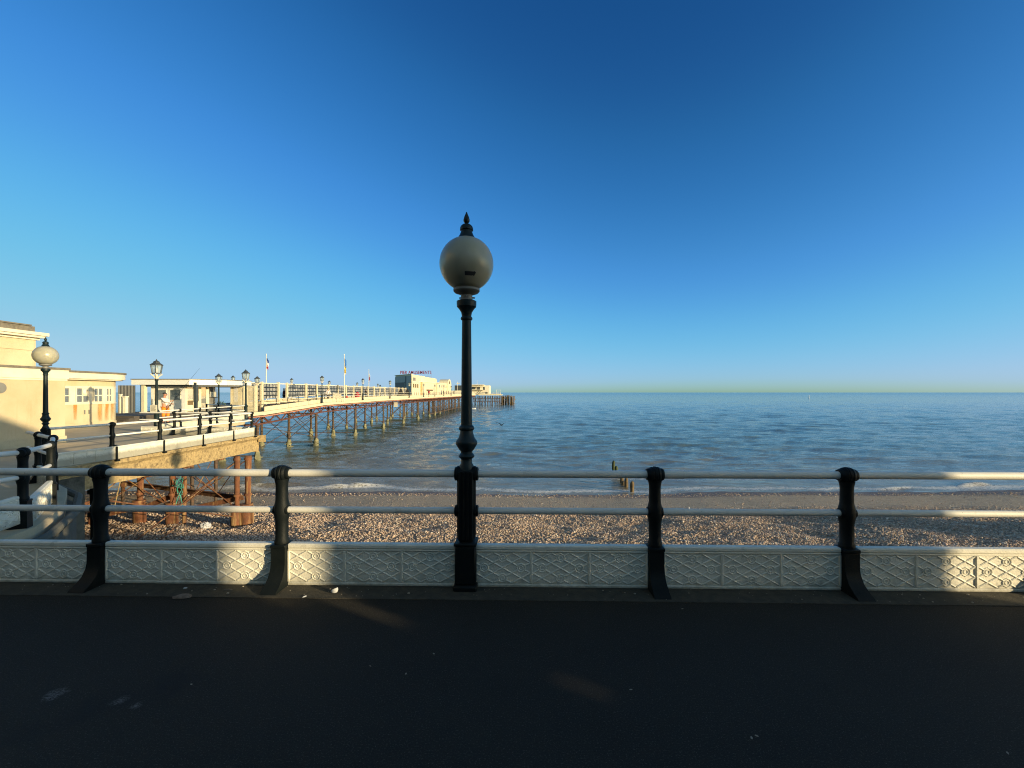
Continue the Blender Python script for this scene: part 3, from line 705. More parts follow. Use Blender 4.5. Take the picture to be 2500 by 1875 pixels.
# small hanging things under the platform
b = MB(); b.lathe([(.02,.10),(.09,.06),(.11,0),(.08,-.08),(.03,-.12),(.03,-.2),(.05,-.22),(.02,-.24)], 12)
tag(b.build('float', M['rust']), 'small rusty float hanging on a line under the platform', 'float').location = (at(302, 15.5), 15.5, hz(1183, 15.5))
b = MB()
for k in range(26):
    p = Vector((random.gauss(0,.07), random.gauss(0,.06), random.uniform(-.38,.30))); q = p+Vector((random.gauss(0,.09), random.gauss(0,.06), random.gauss(0,.22))); b.tube(p, q, .014, n=5)
tag(b.build('net_bundle', M['rope']), 'tangle of turquoise net tied beside a rusty platform leg', 'net').location = (at(437, 16.6), 16.6, hz(1186, 16.6))
b = MB(); b.tube((at(296,14.6),14.6,hz(1165,14.6)), (at(279,14.6),14.6,hz(1240,14.6)), .014, n=6)
tag(b.build('pole', M['concrete']), 'thin pale slanting pole under the platform left of the float', 'pole')
bm = bmesh.new(); bmesh.ops.create_icosphere(bm, subdivisions=3, radius=.17)
for v in bm.verts: v.co *= 1+.35*(random.random()-.5); v.co.z *= .8
me = bpy.data.meshes.new('plastic_bag'); bm.to_mesh(me); bm.free(); me.materials.append(M['paper'])
o = tag(place('plastic_bag', me), 'white crumpled bag lying on the pebbles beside the platform legs', 'bag'); xx, yy = at(502,16.2), 16.2; o.location = (xx, yy, float(beach_z(np.array(xx), np.array(yy)))+.1)
b = MB(); x0, y0 = at(415,12.6), 12.6; zb = float(beach_z(np.array(x0), np.array(y0)))
b.tube((at(390,12.6), 12.6, hz(1320,12.6)), (at(441,14.0), 14.0, hz(1277,14.0)), .02, n=6)
tag(b.build('stick', M['rust']), 'thin rusty rod leaning out of the shaded pebbles', 'rod')

# ---------------------------------------------------------------- cream pavilion on the left
pav = thing('pavilion', 'low cream pier pavilion with flat roofs and a row of small white windows', 'building', (-20, 14, -.15))
XW = -16.0
b = MB()
b.box(-22.4, XW, 8.0, 15.25, -.15, 2.12); b.box(-21.9, XW+.03, 8.03, 15.28, -.15, .10)
b.build('front_wall', M['render_wall'], pav, smooth=False)
b = MB(); b.box(-22.6, XW+.06, 7.9, 15.33, 2.123, 2.44); b.box(-22.6, XW+.03, 7.93, 15.3, 2.06, 2.12); b.build('front_fascia', M['trim'], pav, smooth=False)
b = MB(); b.box(-22.7, XW+.09, 7.87, 15.36, 2.443, 2.52); b.build('front_roof', M['roof_edge'], pav, smooth=False)
b = MB(); b.box(-25, -18, 8, 16.1, 2.523, 3.62); b.box(-25, -17.965, 8.03, 16.13, 3.22, 3.25); b.build('upper_wall', M['render_wall'], pav, smooth=False)
b = MB(); b.box(-25, -17.93, 8, 16.18, 3.623, 3.70); b.box(-25, -17.75, 8, 16.22, 3.703, 3.78); b.box(-25, -17.68, 8, 16.28, 3.783, 3.90); b.build('cornice', M['trim'], pav, smooth=False)
b = MB(); b.prism([(-25,8),(-17.92,8),(-17.92,16.0),(-25,16.0)], 3.903, 4.12); b.prism([(-25,8),(-17.86,8),(-17.86,15.85),(-25,15.85)], 4.123, 4.17); b.build('upper_roof', M['roof_edge'], pav, smooth=False)
# rear bay with windows, its far end rounded
XB = -22.6
def bay(off, z0, z1, mb, y0=15.4, y1=23.9, rad=1.0):
    pts = [(XB+off-6, y0-.0), (XB+off, y0)]; cx, cy = XB-rad, y1-rad+.0
    for k in range(9):
        t = R(90*k/8); pts.append((XB-rad+(rad+off)*math.cos(t), y1+(rad+off)*math.sin(t)))
    pts.append((XB-6, y1+rad+off)); mb.prism(pts, z0, z1)
b = MB(); bay(0, -.15, 2.30, b); bay(.04, -.152, .05, b); b.build('bay_wall', None or M['render_wall'], pav, angle=20)
b = MB(); bay(.42, 2.36, 2.66, b); bay(.30, 2.303, 2.357, b); b.build('bay_fascia', M['trim'], pav, angle=20)
b = MB(); bay(.47, 2.663, 2.76, b); b.build('bay_roof', M['roof_edge'], pav, angle=20)
b = MB(); bay(.035, 1.02, 1.07, b); bay(.03, 1.93, 1.98, b); bay(.004, 1.072, 1.928, b); b.build('string_course', M['trim'], pav, angle=20)
def wy(px): return XB*1040/(px-1250)
zt, zb = 1.86, 1.15
vent = None
for (pa, pb, kind) in ((155,167,'half'), (186,214,'vent'), (229,248,'full'), (259.5,270,'full')):
    y0, y1 = wy(pa), wy(pb); xs = XB+.004
    b = MB(); f = .05
    for (a0, a1, c0, c1) in ((y0-f, y0, zb-f, zt+f), (y1, y1+f, zb-f, zt+f), (y0, y1, zt, zt+f), (y0, y1, zb-f, zb)): b.box(xs-.03, xs+.045, a0, a1, c0, c1)
    if kind != 'half': b.box(xs-.03, xs+.04, (y0+y1)/2-.025, (y0+y1)/2+.025, zb, zt)
    zm = (zt+zb)/2-.02; b.box(xs-.03, xs+.038, y0, y1, zm-.025, zm+.025)
    w = b.build('window', M['trim'], pav, smooth=False)
    b = MB(); b.box(xs-.02, xs+.012, y0, y1, zb, zt); b.build('pane', M['curtain_reflection_glass'], w, smooth=False)
    if kind == 'vent':
        b = MB(); ym = (y0+y1)/2; b.box(xs, xs+.028, ym+.025, y1, zm+.025, zt); b.build('blanking_panel', M['trim'], w, smooth=False)
        b = MB(); Mx = Matrix.Translation((xs+.03, (ym+y1)/2+.02, (zm+zt)/2)) @ Matrix.Rotation(R(90), 4, 'Y')
        b.lathe([(.19,0),(.19,.03),(.15,.07),(.09,.09),(.085,.03)], 18, Mx); b.build('air_vent', M['trim'], w)
# rust streaks run down the wall below the windows: own thin stain sheets following the wall
def stain(pa, pb, z0, z1, name='rust_stain'):
    m, nt, bs, co = newmat('rust_stain')
    tc = nt.nodes.new('ShaderNodeTexCoord'); sep = nt.nodes.new('ShaderNodeSeparateXYZ'); nt.links.new(tc.outputs['Generated'], sep.inputs[0])
    u, v = sep.outputs[1], sep.outputs[2]
    n = noise(nt, co, 7, 4, .6, (1,1,.12))
    edge = mth(nt, 'MULTIPLY', mth(nt, 'MULTIPLY', u, mth(nt, 'SUBTRACT', 1, u)), 4)
    a = mth(nt, 'MULTIPLY', ramp(nt, mth(nt, 'MULTIPLY', n, edge), .22, .62), mth(nt, 'POWER', v, .7), clamp=True)
    nt.links.new(mixc(nt, ramp(nt, noise(nt, co, 3, 3), .35, .65), (.62,.27,.05), (.55,.36,.14)), bs.inputs['Base Color']); bs.inputs['Roughness'].default_value = .85
    nt.links.new(a, bs.inputs['Alpha'])
    b = MB(); b.box(XB+.0045, XB+.0055, wy(pa), wy(pb), z0, z1); b.build(name, m, pav, smooth=False)
stain(236, 252, .06, 1.02); stain(252, 268, .06, 1.02); stain(176, 190, .2, 1.02); stain(268, 280, .06, 1.02)
b = MB()
for px in (206, 217): b.box(XB+.004, XB+.03, wy(px)-.03, wy(px)+.03, .50, .72)
b.build('wall_bracket', M['grey'], pav, smooth=False)
b = MB(); Mx = Matrix.Translation((XW+.003, 1040*16/1250-.02, hz(947,13.3))) @ Matrix.Rotation(R(90), 4, 'Y'); b.lathe([(.17,0),(.17,.03),(.12,.035)], 20, Mx); b.build('round_port', M['grey'], pav)
b = MB()                                                   # broad steps up beside the pavilion
for k in range(3): b.box(-27, -22.9, 25.1+.35*k, 31, -.148+.12*k, -.03+.12*k)
tag(b.build('steps', M['planks'], smooth=False), 'low grey steps beside the rounded end of the pavilion', 'steps')

# grey corrugated fence and white pilasters beyond the pavilion
fen = thing('corrugated_fence', 'dark grey corrugated fence between the pavilion and the kiosk', 'fence', (at(311,32), 32, -.15))
b = MB(); xa, xb = at(288,32), at(330,32); n = 48; vs = []
for k in range(n+1):
    x = xa+(xb-xa)*k/n; y = 32+.035*(k % 4 in (1,2)); vs += [(x,y,-.15),(x,y,2.18),(x,y+.02,-.15),(x,y+.02,2.18)]
fs = []
for k in range(n): a = 4*k; fs += [(a,a+4,a+5,a+1), (a+2,a+3,a+7,a+6), (a+1,a+5,a+7,a+3), (a,a+2,a+6,a+4)]
fs += [(0,1,3,2), (4*n,4*n+2,4*n+3,4*n+1)]; b.add(vs, fs); b.build('sheet', M['slate'], fen, smooth=False)
for k, (px, w, ht) in enumerate(((294.5, .06, 1.65), (306, .11, 1.5))):
    D = 30.5; b = MB(); x = at(px, D); b.box(x-w, x+w, D-w, D+w, -.15, ht-.2); b.box(x-w*1.2, x+w*1.2, D-w*1.2, D+w*1.2, ht-.197, ht-.12); b.box(x-w*1.3, x+w*1.3, D-w*1.3, D+w*1.3, -.149, .05)
    for q in (-.45, .45): b.box(x+q*w-.02, x+q*w+.02, D-w-.02, D-w, .06, ht-.25)
    tag(b.build('pillar', M['trim'], smooth=False), ('slim cream pillar against the pavilion end', 'short fluted cream pillar in front of the corrugated fence')[k], 'pillar')

# ---------------------------------------------------------------- kiosk at the pier entrance
KD = 36.0
kio = thing('entrance_kiosk', 'flat roofed cream entrance kiosk with dark windows and an open left porch', 'kiosk', (at(430,KD), KD, -.15))
kx = lambda px, D=KD: at(px, D)
b = MB(); b.prism([(kx(320.5),KD), (kx(462,KD),KD), (kx(553,KD+2.2),KD+2.2), (kx(553,KD+2.2)-.4,KD+6.5), (kx(320.5)-1,KD+6.5)], 2.30, 2.74); b.build('roof_slab', M['white'], kio, smooth=False)
b = MB(); b.prism([(kx(320.5)-.05,KD-.06), (kx(462,KD)+.02,KD-.06), (kx(553,KD+2.2)+.07,KD+2.15), (kx(553,KD+2.2)-.35,KD+6.6), (kx(320.5)-1.1,KD+6.6)], 2.743, 2.80); b.build('roof_edge', M['roof_edge'], kio, smooth=False)
b = MB(); b.prism([(kx(336),KD+.35),(kx(462),KD+.35),(kx(540),KD+2.4),(kx(540)-.4,KD+6.3),(kx(336)-.5,KD+6.3)], 2.14, 2.297); b.build('soffit', M['slate'], kio, smooth=False)
b = MB(); x = kx(343.5); b.box(x-.14, x+.14, KD+.2, KD+.48, -.15, 2.30); b.build('porch_post', M['cream'], kio, smooth=False)
b = MB(); x = kx(330); b.box(x-.09, x+.09, KD+.6, KD+.8, -.15, 2.30); b.build('porch_post', M['slate'], kio, smooth=False)
# cabin walls with real openings
xs0, xs1 = kx(368.5, KD+.8), kx(453, KD+.8); yf = KD+.8; yb = KD+4.5
zw0, zw1 = .96, 1.90
b = MB()
b.box(xs0, xs1, yf, yf+.12, -.15, zw0); b.box(xs0, xs1, yf, yf+.12, zw1, 2.138)
for p0, p1 in ((368.5,377), (406.5,413), (441,453)): b.box(kx(p0,yf), kx(p1,yf), yf, yf+.12, zw0, zw1)
b.box(xs0, xs0+.12, yf+.12, yb, -.15, 2.138); b.box(xs0+.12, xs1, yb-.12, yb, -.15, 2.138)
b.build('cabin_wall', M['white'], kio, smooth=False)
for p0, p1 in ((377,406.5), (413,441)):
    b = MB(); x0, x1 = kx(p0,yf), kx(p1,yf)
    for a in ((x0, x0+.05, zw0, zw1), (x1-.05, x1, zw0, zw1), (x0+.05, x1-.05, zw0, zw0+.05), (x0+.05, x1-.05, zw1-.05, zw1)): b.box(a[0], a[1], yf-.02, yf+.05, a[2], a[3])
    w = b.build('window', M['trim'], kio, smooth=False)
    b = MB(); b.box(x0+.05, x1-.05, yf+.02, yf+.035, zw0+.05, zw1-.05); b.build('pane', M['curtain_reflection_glass'], w, smooth=False)  # pale pane colour stands in for a reflection
# right-hand facade, turning away: pilasters, doors and small panes
A = Vector((kx(453,yf), yf, 0)); B2 = Vector((kx(528,KD+2.6), KD+2.6, 0)); dirv = (B2-A).normalized(); LF = (B2-A).length
MF = Matrix.Translation(A) @ Matrix.Rotation(math.atan2(dirv.y, dirv.x), 4, 'Z')
b = MB()
for u0, u1 in ((0,.06), (.24,.29), (.42,.50), (.66,.76)): b.box(u0*LF, u1*LF, 0, .14, -.15, 2.138, MF)
for u0, u1, c0, c1 in ((.06,.24,.0,.55), (.29,.42,-.15,.9), (.06,.24,.95,1.02)): b.box(u0*LF, u1*LF, .03, .10, c0, c1, MF)
b.build('facade_post', M['cream'], kio, smooth=False)
for u0, u1, c0, c1, mt in ((.06,.24,1.02,2.1,'curtain_reflection_glass'), (.06,.24,.55,.95,'timber'), (.29,.42,.9,2.1,'glass'), (.50,.66,1.3,2.1,'glass'), (.50,.66,.7,1.1,'slate')):
    b = MB(); b.box(u0*LF, u1*LF, .05, .08, c0, c1, MF); b.build('facade_panel' if 'glass' not in mt else 'facade_pane', M[mt], kio, smooth=False)
b = MB()
for k in range(7): b.box(LF*(.50+.022*k), LF*(.505+.022*k), .02, .045, -.15, .66, MF)
b.build('slats', M['cream'], kio, smooth=False)
b = MB(); p = at(478,33); b.box(p-.09, p+.09, 32.9, 33.1, -.15, .9); b.box(p-.1, p+.1, 32.88, 33.12, .9, 2.25); b.prism([(p-.1,32.9),(p+.1,32.9),(p,33.1)], 2.25, 2.42)
tag(b.build('bollard_post', M['slate'], smooth=False), 'dark pointed post standing in front of the kiosk facade', 'post')
# dark open gate frame right of the kiosk
g = thing('barred_gate', 'dark barred gate standing open right of the kiosk', 'gate', (at(518,34), 34, -.15))
b = MB()
for px in np.linspace(512, 530, 9): b.tube((at(px,34),34,-.15),(at(px,34),34,2.05-.03*abs(px-521)/3), .018, n=6)
b.tube((at(511,34),34,1.25),(at(531,34),34,1.25), .03, n=6); b.tube((at(511,34),34,.05),(at(531,34),34,.05), .03, n=6); b.build('bars', M['slate'], g)
b = MB(); b.box(at(513,34), at(528,34), 33.96, 33.98, 1.3, 1.7); b.build('notice', M['trim'], g, smooth=False)

# planter, slatted gates
pl = thing('planter', 'round black planter tub in front of the slatted gates', 'planter', (at(540,36.5), 36.5, -.15))
b = MB(); b.lathe([(.30,0),(.36,.05),(.42,.62),(.45,.66),(.45,.72),(.40,.72),(.38,.6)], 20); b.build('tub', M['dark_cloth'], pl, world=False)
b = MB()
for k in range(60):
    a = random.random()*6.283; r = .33*random.random()**.5; h = .7+.35*random.random(); p = Vector((r*math.cos(a), r*math.sin(a), h)); q = Vector((random.gauss(0,1),random.gauss(0,1),random.gauss(.4,1))).normalized()
    w = q.cross(Vector((0,0,1))).normalized()*.035; b.add([p-w, p+q*.12, p+w, p-q*.03], [(0,1,2,3)])
b.build('foliage', M['leaf'], pl, world=False, smooth=False)
gt = thing('slatted_gates', 'pair of tall cream slatted gates closing the start of the pier', 'gate', (at(593,39), 39, -.15))
for p0, p1 in ((563.5,597), (602,623)):
    x0, x1 = at(p0,39), at(p1,39); b = MB()
    b.box(x0, x0+.12, 38.94, 39.06, -.15, 2.22); b.box(x1-.12, x1, 38.94, 39.06, -.15, 2.22); b.box(x0+.12, x1-.12, 38.95, 39.05, 2.08, 2.22); b.box(x0+.12, x1-.12, 38.95, 39.05, .12, .26); b.box(x0+.12, x1-.12, 38.96, 39.04, -.15, .1)
    n = int((x1-x0-.24)/.085)
    for k in range(n): xx = x0+.12+(x1-x0-.24)*(k+.5)/n; b.box(xx-.024, xx+.024, 38.98, 39.02, .26, 2.08)
    b.build('leaf', M['cream'], gt, smooth=False)
b = MB(); x = at(625,39.4); b.box(x-.09, x+.09, 39.3, 39.5, -.15, 2.3); x = at(638,40.5); b.box(x-.09, x+.09, 40.4, 40.6, -.15, 2.35); b.build('gate_post', M['cream'], gt, smooth=False)
b = MB()
for k in range(5): x = at(628+2.2*k, 40); b.tube((x,40,-.1),(x,40,1.9 if k < 3 else .8), .022, n=6)
b.build('bars', M['timber'], gt)

# ---------------------------------------------------------------- the pier
pier = thing('pier', 'long cream edged iron pier running out to sea on rusty piles', 'pier', (-28, 39, -.15))
DS = [37.6] + list(np.linspace(40, 76, 19)) + list(np.linspace(80, 212, 34)) + [216]
WID = 11.2
def strip(mb, x0, x1, z0, z1):                            # a strip that follows the pier edge
    vs = []
    for D in DS:
        x, z = pier_x(D), deck_z(D); vs += [(x+x0,D,z+z0),(x+x1,D,z+z0),(x+x1,D,z+z1),(x+x0,D,z+z1)]
    n = len(DS); fs = [(4*k+i, 4*k+4+i, 4*k+4+(i+1) % 4, 4*k+(i+1) % 4) for k in range(n-1) for i in range(4)] + [(3,2,1,0), (4*n-4,4*n-3,4*n-2,4*n-1)]
    mb.add(vs, fs)
b = MB(); strip(b, -WID, -.02, -.22, -.001)
HX0, HX1, HD0, HD1 = -40, -5.6, 216.2, 246
b.box(HX0, HX1, HD0, HD1, .30, .56); b.build('deck', M['planks'], pier, smooth=False)
b = MB(); strip(b, 0, .10, -.34, -.022); b.box(-17, HX1+.1, HD0-.15, HD0-.01, .15, .54); b.box(HX1+.01, HX1+.15, HD0-.15, HD1, .15, .54); b.build('fascia', M['cream'], pier, smooth=False)
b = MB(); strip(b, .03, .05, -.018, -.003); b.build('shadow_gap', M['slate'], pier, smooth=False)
b = MB(); D = 40.0
while D < 215:                                            # edge panels, two metres each with a narrow joint
    D2 = min(D+2.04, 216); p = [(pier_x(D), D+.03, deck_z(D)), (pier_x(D2), D2-.03, deck_z(D2))]
    vs = [(x+dx, y, z+dz) for (x, y, z) in p for dx, dz in ((-.01,0),(.05,0),(.05,.43),(-.01,.43))]
    b.add(vs, [(0,1,2,3),(7,6,5,4),(0,4,5,1),(1,5,6,2),(2,6,7,3),(3,7,4,0)]); D = D2
b.box(-17, HX1+.05, HD0-.08, HD0-.02, .563, .98)
pn = b.build('edge_panels', M['cream'], pier, smooth=False)
def pts_along(x, z, D0=40, D1=216): return [(pier_x(D)+x, D, deck_z(D)+z) for D in DS if D0 <= D <= D1]
for z in (1.02, .68):
    b = MB(); b.sweep(pts_along(.02, z), .032, 6); b.tube((-17.5,HD0-.05,.56+z), (HX1,HD0-.05,.56+z), .032, n=6); b.build('handrail', M['trim'], pier)
D = 42.0; k = 0
pb = MB(); pb.lathe([(.045,0),(.045,.4),(.055,.66),(.055,.72),(.042,.76),(.042,.94),(.075,.99),(.08,1.03),(.06,1.08),(.02,1.1)], 8)
pmz = pb.mesh('rail_post', M['slate'])
while k < 70:
    o = place('rail_post', pmz, pier, Vector((pier_x(D)+.0, D, deck_z(D))) - pier.location); D += 2.04; k += 1
b = MB(); b.sweep(pts_along(.16, -.46, 37, 216), .06, 8); b.build('pipe', M['pipe'], pier)
for side, xo in (('near', -.25), ('far', -WID+.3)):         # side trusses
    b = MB(); zt_, zb_ = -.50, -1.18
    for z in (zt_, zb_):
        vs = []
        for D in DS:
            x, zz = pier_x(D)+xo, deck_z(D)+z; vs += [(x-.08,D,zz-.07),(x+.08,D,zz-.07),(x+.08,D,zz+.07),(x-.08,D,zz+.07)]
        n = len(DS); b.add(vs, [(4*k+i, 4*k+4+i, 4*k+4+(i+1) % 4, 4*k+(i+1) % 4) for k in range(n-1) for i in range(4)])
    D = 38.0; up = True
    while D < 214:
        D2 = D+1.05; za = zt_ if up else zb_; zc = zb_ if up else zt_
        b.tube((pier_x(D)+xo, D, deck_z(D)+za), (pier_x(D2)+xo, D2, deck_z(D2)+zc), .07, n=5); D = D2; up = not up
        if not up and int(D) % 3 == 0: b.tube((pier_x(D)+xo, D, deck_z(D)+zt_), (pier_x(D)+xo, D, deck_z(D)+zb_), .04, n=5)
    b.build('truss', M['rust_red'], pier)
b = MB(); D = 40
while D < 214: b.tube((pier_x(D)-.2, D, deck_z(D)-.42), (pier_x(D)-WID+.2, D, deck_z(D)-.42), .10, n=4); D += 2.0
b.build('cross_girders', M['rust_red'], pier)
# piles
pb = MB(); pb.lathe([(.16,-7.4),(.16,-3.9),(.145,-2.0),(.14,-.2),(.2,-.16),(.2,0)], 10)
pile_me = pb.mesh('pile', M['pile'])
def crust_mesh(seed):
    g = random.Random(seed); b = MB(); n = 11; prof = [(.18,-2.3),(.22,-.9),(.26,-.45),(.28,-.1),(.24,.2),(.30,.4),(.24,.6),(.20,.8),(.15,.95)]
    vs = []
    for r, z in prof:
        for i in range(n): rr = r*(1+.5*(g.random()-.5)); a = 2*math.pi*i/n; vs.append((rr*math.cos(a), rr*math.sin(a), z+.12*(g.random()-.5)))
    m = len(prof); b.add(vs, [(k*n+i, k*n+(i+1) % n, (k+1)*n+(i+1) % n, (k+1)*n+i) for k in range(m-1) for i in range(n)] + [tuple(range((m-1)*n, m*n))])
    for q in range(3):
        a = g.random()*6.28; b.tube((0,0,.15*q), (.48*math.cos(a), .48*math.sin(a), .05+.2*q-.2*g.random()), .08, .04, 6)
    return b.mesh('encrusted_foot', M['crust'])
crusts = [crust_mesh(s) for s in range(5)]
npile = 0
bents = [39.6, 50.8, 62.6, 75.2, 87.6, 100, 112] + [112+7*k for k in range(1, 8)] + [172, 184, 196, 208]
for bi, D in enumerate(bents):
    zt_ = deck_z(D)-1.2
    for j in range(4):
        x = pier_x(D)-.35-3.25*j
        if bi == 0 and j == 0: pass
        o = place('pile', pile_me, pier, Vector((x, D, zt_)) - pier.location); npile += 1
        if D < 130:
            c = place('encrusted_foot', crusts[(bi*4+j) % 5], o, (0, 0, WATER - zt_ + .12*math.sin(bi*3+j)), j*1.7+bi)
    b = MB(); x0 = pier_x(D)-.35; r = .042
    for j in range(3):
        a, c = x0-3.25*j, x0-3.25*(j+1); lo, hi = WATER+.9, zt_-.2
        b.tube((a,D,lo),(c,D,hi), r, n=5); b.tube((a,D,hi),(c,D,lo), r, n=5)
    b.tube((x0,D,zt_-.05),(x0-9.75,D,zt_-.05), .08, n=6); b.tube((x0,D,WATER+.5),(x0-9.75,D,WATER+.45), .06, n=6)
    if bi and bi < 7:                                      # lengthwise ties on the outer rows
        Dp = bents[bi-1]; zp_ = deck_z(Dp)-1.2
        for xo in (0, 9.75):
            b.tube((x0-xo,D,hi),(pier_x(Dp)-.35-xo,Dp,WATER+1.1), r*.8, n=5); b.tube((x0-xo,D,WATER+1.1),(pier_x(Dp)-.35-xo,Dp,zp_-.2), r*.8, n=5)
    if 112 <= D <= 165: b.tube((x0,D,WATER+.7),(pier_x(D+7)-.35,D+7,WATER+.7), .14, n=6); b.tube((x0,D,-2.4),(pier_x(D+7)-.35,D+7,-2.4), .09, n=6)
    b.build('bracing', M['pile'], pier)
for k in range(11):
    x = -19+1.3*k; o = place('pile', pile_me, pier, Vector((x, 217.0, -.1)) - pier.location)
b = MB()
for k in range(10): b.tube((-19+1.3*k,217,-.4),(-19+1.3*(k+1),217,WATER+.6), .06, n=5); b.tube((-19+1.3*(k+1),217,-.4),(-19+1.3*k,217,WATER+.6), .06, n=5)
b.tube((-20,217,-1.4),(-5.8,217,-1.4), .13, n=6); b.tube((-20,217,-2.9),(-5.8,217,-2.9), .13, n=6)
for k in range(24): x = -20+.6*k; b.tube((x,218+random.random()*6,-.2),(x+random.random()-.5,219+random.random()*6,-6), .12, n=5)
b.build('bracing', M['pile'], pier)
b = MB()
for k in range(9): b.tube((-6-k*3.2,HD0-.05,.56),(-6-k*3.2,HD0-.05,1.62), .05, n=6)
b.build('rail_post', M['trim'], pier)
# old timber landing stage off the pier head
ls = thing('landing_stage', 'ruined dark timber landing stage off the far right tip of the pier', 'landing stage', (at(1238,224), 224, WATER))
b = MB()
for k in range(26):
    x = at(1221+33*(k/25), 224)+random.uniform(-.2,.2); D = 222+random.random()*7; h = random.uniform(-.9,.55) if k < 22 else -.2
    b.tube((x,D,-6),(x+random.uniform(-.25,.25),D+random.uniform(-.3,.3),h), random.uniform(.14,.24), n=6)
b.build('timber_piles', M['timber'], ls)
b = MB()
for k in range(16):
    x = at(1221+30*random.random(), 224); z = random.uniform(-4,.0); b.tube((x,223,z),(x+random.uniform(1.2,3),223+random.random()*3,z+random.uniform(-1.5,1.5)), .09, n=5)
b.build('timber_braces', M['timber'], ls)
# notice on the pier side
r = thing('pier_notice', 'white notice board hung on the side of the pier below the arcade', 'sign', (at(980,72)+.15, 72, .0))
ND = 79.5; r.location = (pier_x(ND)+.22, ND, -.62)
Mx = Matrix.Rotation(R(62), 4, 'Z') if False else Matrix.Identity(4)
b = MB(); b.bbox(-.04, .62, -.03, .03, -.45, .40, .01); b.build('board', M['trim'], r, world=False)
b = MB()
for k in range(4): b.box(.06, .52-.06*(k % 2), -.034, -.031, .24-.17*k-.02, .24-.17*k+.02)
b.build('writing', M['grey'], r, world=False, smooth=False)

# ---------------------------------------------------------------- windbreak along the middle of the pier
wb = thing('windbreak', 'long cream framed windbreak with dark picture panels along the middle of the pier', 'windbreak', (-27.5, 50, .4))
def pic_mat():
    m, nt, b, co = newmat('picture_panels')
    sep = nt.nodes.new('ShaderNodeSeparateXYZ'); nt.links.new(co, sep.inputs[0])
    cmb = nt.nodes.new('ShaderNodeCombineXYZ'); nt.links.new(sep.outputs[1], cmb.inputs[0]); nt.links.new(sep.outputs[2], cmb.inputs[1])
    br = nt.nodes.new('ShaderNodeTexBrick'); nt.links.new(cmb.outputs[0], br.inputs['Vector'])
    br.offset = 0; br.inputs['Scale'].default_value = 1; br.inputs['Brick Width'].default_value = .62; br.inputs['Row Height'].default_value = .44; br.inputs['Mortar Size'].default_value = .07; br.inputs['Mortar Smooth'].default_value = .05
    br.inputs['Color1'].default_value = (.16,.18,.19,1); br.inputs['Color2'].default_value = (.40,.40,.38,1); br.inputs['Mortar'].default_value = (.018,.022,.027,1)
    n = ramp(nt, noise(nt, co, 5, 5, .7), .35, .65)
    nt.links.new(mixc(nt, 1, br.outputs[0], mixc(nt, n, (.35,.38,.40), (1.3,1.25,1.2)), 'MULTIPLY'), b.inputs['Base Color']); b.inputs['Roughness'].default_value = .35
    return m
M['pictures'] = pic_mat()
wd = [43.2, 46.9, 50.1, 52.0, 56.7, 59.8, 63.4, 66.8, 70, 73.3, 77, 80.4, 83.8, 87.4, 90.6, 94.5, 98, 101.5, 105, 108]
wx = lambda D: -27.5+.01*(D-50)
for i, D in enumerate(wd):
    z = deck_z(D); b = MB(); w = .14 if i % 2 == 0 else .11
    b.box(wx(D)-w, wx(D)+w, D-w, D+w, z, 2.83 if i else 2.7); b.build('post', M['cream'], wb, smooth=False)
    if i+1 < len(wd) :
        D2 = wd[i+1]; z2 = max(z, deck_z(D2))
        b = MB(); b.box(wx(D)-.05, wx(D)+.05, D+.15, D2-.15, 2.62, 2.72); b.build('top_rail', M['trim'], wb, smooth=False)
        if i != 2:
            b = MB(); b.box(wx(D)-.03, wx(D)+.03, D+.15, D2-.15, z2+.62, 2.615); b.build('picture_panel', M['pictures'], wb, smooth=False)
        b = MB(); b.box(wx(D)-.05, wx(D)+.55, D+.15, D2-.15, z2+.36, z2+.46); b.box(wx(D)-.05, wx(D)+.05, D+.15, D2-.15, z2+.02, z2+.355); b.build('bench', M['cream'], wb, smooth=False)

# ---------------------------------------------------------------- arcade building on the pier
arc = thing('arcade', 'cream art deco amusement arcade with a dark shaded end wall midway along the pier', 'building', (-26, 118, .56))
C0 = (-25.7, 109); C1 = (-32.3, 117.6)
def ax(D): return -25.7+.027*(D-109)
def wallpoly(pts, off=0): return pts
G0, G1 = .56, 6.27
b = MB()
sh = .9
b.prism([(ax(109), 109+.0), (ax(141), 141), (ax(141)-7.5, 141), (C1[0], C1[1])], G0, 5.75)          # main hall
b.prism([(ax(109)-.02,109.02), (ax(124),124), (ax(124)-6.5,124), (C1[0]+.1,C1[1]+.1)], 5.752, 6.27)
b.build('hall', M['cream'], arc, smooth=False)
# rounded bays on the side wall
b = MB()
def halfround(Da, Db, bulge, z0, z1, mb, n=14):
    pts = [(ax(Da)-.5, Da), (ax(Da)+.02, Da)]
    for k in range(n+1):
        u = k/n; D = Da+(Db-Da)*u; pts.append((ax(D)+.02+bulge*(1-abs(2*u-1)**3)**.5 if 0 < u < 1 else ax(D)+.021, D+.001))
    pts += [(ax(Db)-.5, Db+.002)]; mb.prism(pts, z0, z1)
halfround(117, 139, .9, G0, 4.7, b); halfround(119, 139.5, .75, 4.702, 6.05, b)
b.build('rounded_bay', M['cream'], arc, angle=30)
b = MB(); halfround(116.5, 139.5, 1.05, 4.55, 4.698, b); b.box(ax(109)+.01, ax(109)+.14, 109.2, 117, 4.30, 4.45); b.build('cornice', M['trim'], arc, angle=30)
b = MB(); 
for D in (111, 113.2, 115.4): b.box(ax(D)-.1, ax(D)+.025, D-.7, D+.7, 2.9, 3.9)
b.build('window_band', M['timber'], arc, smooth=False)
b = MB(); b.box(ax(112)-.1, ax(112)+.03, 110.2, 115.8, 4.7, 5.55); b.build('grille', M['grey'], arc, smooth=False)
b = MB()
